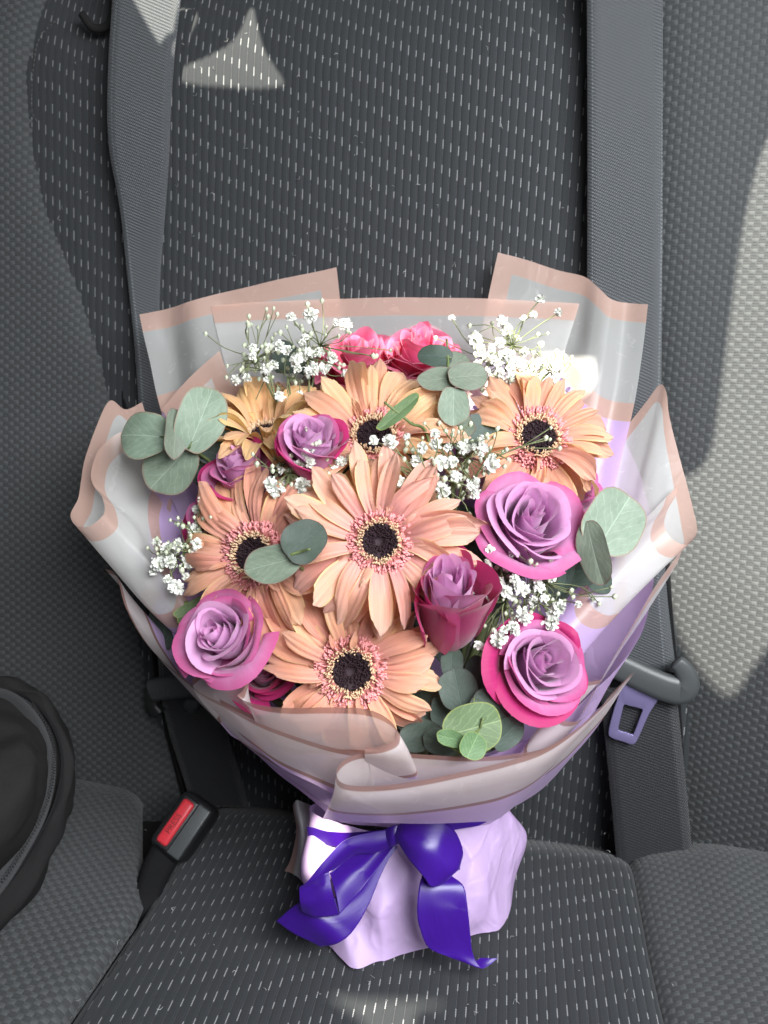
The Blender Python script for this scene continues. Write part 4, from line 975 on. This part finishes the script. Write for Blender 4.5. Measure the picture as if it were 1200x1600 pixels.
# tongue: plate with a window
def plate(outer, inner, d_off, thick, mat, name, parent, bev=0.0006):
    k = 10
    O = cr([onback(x, y, d_off) for x, y in outer+outer[:1]], 61)[:-1]; I = cr([onback(x, y, d_off) for x, y in inner+inner[:1]], 61)[:-1]
    me = mesh(name, np.vstack([O, I]), np.array([[i, (i+1) % 60, 60+(i+1) % 60, 60+i] for i in range(60)]), True)
    o = wpart(name, me, mat, parent); solidify(o, thick); m = o.modifiers.new('bevel', 'BEVEL'); m.width = bev; m.segments = 2; return o
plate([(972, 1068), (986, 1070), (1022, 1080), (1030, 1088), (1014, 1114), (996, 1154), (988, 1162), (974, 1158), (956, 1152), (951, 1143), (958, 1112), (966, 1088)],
      [(976, 1100), (984, 1102), (1000, 1106), (1004, 1109), (1000, 1120), (991, 1144), (987, 1147), (978, 1144), (968, 1141), (966, 1137), (970, 1118), (974, 1102)], .026, 0.0018, MAT['lilac_reflection_metal'], 'tongue', br)

bl = thing('seat_belt', 'dark grey seat belt twisting down behind the left of the bouquet', 'seat belt', onback(230, 300, .012))
pts = [(-60, 178, 288, .016), (0, 176, 282, .016), (90, 170, 272, .017), (180, 168, 266, .018), (240, 172, 264, .017), (330, 188, 258, .014), (440, 200, 250, .011), (560, 212, 250, .010), (760, 225, 262, .008), (1000, 245, 300, .007), (1070, 250, 320, .008)]
belt(bl, [onback(a, y, o) for y, a, b, o in pts], [onback(b, y, o-.004) for y, a, b, o in pts], M_BELT, 80)
pts = [(1090, 252, 345), (1150, 266, 356), (1200, 282, 372), (1260, 300, 388)]
belt(bl, [onback(a, y, .012) for y, a, b in pts], [onback(b, y, .012) for y, a, b in pts], M_BELTD)
P = cr([onback(x, y, .022) for x, y in [(236, 1080), (250, 1076), (290, 1072), (340, 1070), (400, 1070)]], 30)
wpart('belt_guide', MB().add(*flat_tube(P, np.full(30, 0.0085)*np.r_[0.6, 0.85, np.ones(28)], 0.005, BN)).me('guide'), MAT['plastic_grey'], bl)
P = cr([onback(x, y, .020) for x, y in [(238, 1078), (238, 1090), (240, 1104), (250, 1116)]], 20)
wpart('belt_guide', MB().add(*flat_tube(P, np.full(20, 0.0050), 0.004, BN)).me('guide'), MAT['plastic_black'], bl)
def disc(parent, p, rad, h, nrm, mat, name):
    V = []; P = [(rad, 0), (rad, h*0.6), (rad*0.85, h), (0.0001, h)]
    M = frame(Vector(nrm)); 
    for a, z in P:
        for k in range(20): t = 2*math.pi*k/20; V.append(p+M @ Vector((a*math.cos(t), a*math.sin(t), z)))
    return wpart(name, mesh(name, V, grid_faces(20, 4, True)), mat, parent)
disc(bl, onback(300, 1100, .014), .0058, .003, BN, MAT['plastic_grey'], 'belt_stop')
for x in (245, 261): disc(bl, onback(x, 1079, .0272), .0014, .0008, BN, MAT['thread'], 'rivet')

# buckle
def buckle():
    c = U(277, 1286, .505); e = thing('seat_belt_buckle', 'black seat belt buckle with red press button standing at left', 'buckle', c)
    z = camdir(-0.05, 0.45); ax = rt*math.cos(R(60))+up*math.sin(R(60)); y = (ax-z*ax.dot(z)).normalized(); x = y.cross(z)
    M = Matrix((x, y, z)).transposed().to_4x4()
    k = .505*PX*0.86
    def part(nm, V, F, mat, off, parent=e, smooth=True):
        me = mesh(nm, [M.to_3x3() @ (Vector(v)+Vector(off)) for v in V], F, smooth); return obj(nm, me, mat, parent)
    V, F = rounded_box_vf(72*k, 112*k, 70*k, 15*k, 5)
    V = [Vector((v.x*(1+0.004*0), v.y, v.z)) for v in V]
    part('housing', V, F, MAT['plastic_black'], (8*k, 0, -36*k))
    V, F = rounded_box_vf(62*k, 98*k, 8*k, 3.8*k, 3); part('face_plate', V, F, MAT['plastic_grey'], (10*k, 0, -1*k))
    V, F = rounded_box_vf(36*k, 98*k, 10*k, 4.8*k, 3); part('button_recess', V, F, MAT['plastic_black'], (-2*k, 0, 1.2*k))
    V, F = rounded_box_vf(25*k, 86*k, 15*k, 6.5*k, 4); b = part('button', V, F, MAT['button_red'], (-2*k, 0, 4*k))
    cu = bpy.data.curves.new('press', 'FONT'); cu.body = 'PRESS'; cu.size = 15*k; cu.align_x = 'CENTER'; cu.align_y = 'CENTER'; cu.extrude = 0.0002
    t = bpy.data.objects.new('tmp', cu); col.objects.link(t); dg = bpy.context.evaluated_depsgraph_get()
    me = bpy.data.meshes.new_from_object(t.evaluated_get(dg)); bpy.data.objects.remove(t)
    me.transform(M @ Matrix.Translation((-2*k, -3*k, 11.5*k)) @ Matrix.Rotation(R(90), 4, 'Z')); me.materials.clear()
    obj('lettering', me, MAT['print_red'], b)
    P = cr([c-M.col[2].to_3d()*40*k-Vector(y)*20*k, U(244, 1360, .500), U(222, 1425, .482), U(208, 1450, .49)], 16)
    V, F = flat_tube(P, np.linspace(.011, .006, 16), .005, camdir(0.3, .4)); wpart('stalk', MB().add(V, F).me('stalk'), MAT['piping'], e)
buckle()

# ------------------------------------------------------------------ backpack
bag = thing('backpack', 'dark grey backpack with curved zip at the lower left edge', 'bag', oncush(0, 1400, 0))
zipc = [(x-14, y+6, d) for x, y, d in [(-70, 1075, .452), (20, 1082, .448), (62, 1112, .440), (86, 1158, .432), (90, 1205, .424), (76, 1262, .414), (44, 1322, .404), (8, 1376, .396), (-60, 1450, .384)]]
outer = [(-70, 1052, .470), (22, 1060, .468), (78, 1098, .462), (110, 1160, .454), (116, 1216, .446), (104, 1285, .436), (76, 1352, .426), (36, 1412, .416), (-50, 1500, .402)]
back = [(-70, 1056, .50), (26, 1068, .50), (80, 1108, .498), (106, 1170, .494), (110, 1225, .488), (98, 1296, .470), (66, 1362, .455), (24, 1425, .44), (-60, 1510, .42)]
inner = [(-130, 1150, 0.402), (-20, 1150, 0.402), (30, 1162, 0.398), (52, 1188, 0.394), (54, 1212, 0.39), (42, 1250, 0.383), (14, 1295, 0.375), (-20, 1340, 0.368), (-100, 1400, 0.356)]
deep = [(-160, 1230, 0.381), (-160, 1230, 0.381), (-60, 1225, 0.378), (-50, 1225, 0.376), (-50, 1230, 0.374), (-60, 1250, 0.369), (-80, 1270, 0.364), (-110, 1300, 0.358), (-160, 1330, 0.35)]
def bagpart(name, rows, mat, nu=90, nv=40, cr_=0.0045, seed=0):
    V = loft([UU(r) for r in rows], nu, nv, cr_, 45, False, seed, crease=0.006); return wpart(name, sheet_mesh(name, V), MAT[mat], bag)
z2 = [(x+9, y-4, d+.002) for x, y, d in zipc]
wpart('seam', MB().tube(cr(UU([(x+20, y-4, d+.004) for x, y, d in zipc]), 60), .0009, 6).me('seam'), MAT['piping'], bag)
bagpart('front_panel', [zipc, inner, deep], 'bag_panel', seed=1)
bagpart('side_panel', [z2, [tuple(0.5*(a+b) for a, b in zip(p, q)) for p, q in zip([(x, y, d-.001) for x, y, d in z2], outer)], outer, back], 'bag_fabric', seed=2)
zc = cr(UU([(x-6, y+3, d-.003) for x, y, d in zipc]), 60)
V, F = flat_tube(zc, np.full(60, .0058), .0009, -fw); wpart('zip_tape', MB().add(V, F).me('zip'), MAT['zip'], bag)
mb = MB(); zz = cr(UU([(x+8, y-4, d-.0035) for x, y, d in zipc]), 190)
T_ = np.gradient(zz, axis=0)
for i in range(0, 190):
    t = T_[i]/np.linalg.norm(T_[i]); b = np.cross(t, np.array(fw)); s = 1 if i % 2 else -1
    mb.tube([zz[i]-b*.0002, zz[i]+b*s*.0007, zz[i]+b*s*.0014], .00028, 4)
o = wpart('zip_teeth', mb.me('teeth'), MAT['plastic_black'], bag); o['kind'] = 'stuff'

# ------------------------------------------------------------------ unseen overhead panel, added with holes cut to shape the sun patches
def sun_mask():
    z0 = 0.80
    def proj(p): t = (z0-p.z)/SUN.z; q = p+SUN*t; return (q.x, q.y)
    holes = []
    # hole cut to throw the sun patch on the right bolster
    rb = lambda x, y, off=.02: proj(onback(x, y, off))
    def rs(x, y):
        off = .01
        for _ in range(12):
            p = onback(x, y, off); b = p.dot(BU); S_ = max(0.0, p.x-float(sl_right(np.array([b]))[0]))
            pr = 0.55*float(sstep(np.array(b), 0.30, 0.02))+0.10
            off = 0.5*off+0.5*(0.006+pr*max(S_-0.01, 0)*(1-math.exp(-S_/0.03)))
        return proj(p)
    rc = lambda x, y: proj(onback(x, y, .002))
    rl = lambda x, y: proj(onback(x, y, .014))
    holes.append([rs(x, y) for x, y in [(1290, 100), (1205, 200), (1165, 330), (1140, 500), (1122, 640), (1112, 695), (1092, 726), (1060, 738), (1040, 760), (1036, 850), (1046, 920), (1062, 985), (1095, 1050), (1140, 1094), (1175, 1050), (1215, 1000), (1290, 940), (1310, 500)]])
    holes.append([rc(272, 98), rc(330, 66), rc(365, 30), rc(384, -40), rc(396, 5), rc(412, 60), rc(445, 118), rc(425, 134), rc(350, 136), rc(300, 134), rc(262, 122)])
    holes.append([rl(170, -70), rl(212, 15), rl(262, 90), rl(272, 40), rl(284, -70)])
    holes.append([proj(U(x, y, .465)) for x, y in [(935, 520), (930, 590), (850, 625), (740, 600), (735, 550), (800, 500), (880, 490)]])
    holes.append([proj(U(x, y, .475)) for x, y in [(500, 520), (700, 500), (700, 560), (600, 560), (500, 556)]])
    holes.append([proj(U(x, y, .455)) for x, y in [(478, 1255), (520, 1262), (545, 1300), (548, 1345), (515, 1375), (480, 1368)]])
    holes.append([proj(oncush(x, y)) for x, y in [(505, 1545), (560, 1552), (640, 1556), (705, 1562), (690, 1580), (650, 1590), (640, 1650), (600, 1660), (560, 1600), (520, 1570)]])
    cu = bpy.data.curves.new('sun_mask', 'CURVE'); cu.dimensions = '2D'; cu.fill_mode = 'BOTH'; cu.extrude = 0.004
    def spl(pts, smooth=False):
        s = cu.splines.new('POLY'); 
        if smooth: pts = cr(list(pts)+[pts[0]], len(pts)*5)[:-1]
        s.points.add(len(pts)-1)
        for k, p in enumerate(pts): s.points[k].co = (p[0], p[1], 0, 1)
        s.use_cyclic_u = True
    spl([(-1.1, -1.0), (1.3, -1.0), (1.3, 0.7), (-1.1, 0.7)])
    for h in holes: spl(h, True)
    t = bpy.data.objects.new('tmp', cu); col.objects.link(t); dg = bpy.context.evaluated_depsgraph_get()
    me = bpy.data.meshes.new_from_object(t.evaluated_get(dg)); bpy.data.objects.remove(t); me.materials.clear()
    o = obj('roof_sun_mask', me, MAT['liner']); o.location = (0, 0, z0); o['kind'] = 'structure'
sun_mask()

# ------------------------------------------------------------------ lint and crumbs on the seat
r = random.Random(77); mb = MB()
for k in range(150):
    if r.random() < 0.5: p = oncush(r.uniform(120, 1150), r.uniform(1290, 1590), .0012); nn = CN
    else: p = onback(r.uniform(60, 900), r.uniform(0, 430), .0012); nn = BN
    d = (XA*r.gauss(0, 1)+nn.cross(XA)*r.gauss(0, 1)).normalized(); l = r.uniform(0.0006, 0.0035)
    e_ = nn.cross(d)*r.gauss(0, .4)*l
    mb.tube([p, p+d*l*.5+e_+nn*.0003, p+d*l], r.uniform(.00006, .00015), 3)
o = obj('lint', mb.me('lint'), plain('lint', (0.5, 0.5, 0.48), 0.9)); o['kind'] = 'stuff'; o['label'] = 'pale lint and short fibres on the dark seat fabric'
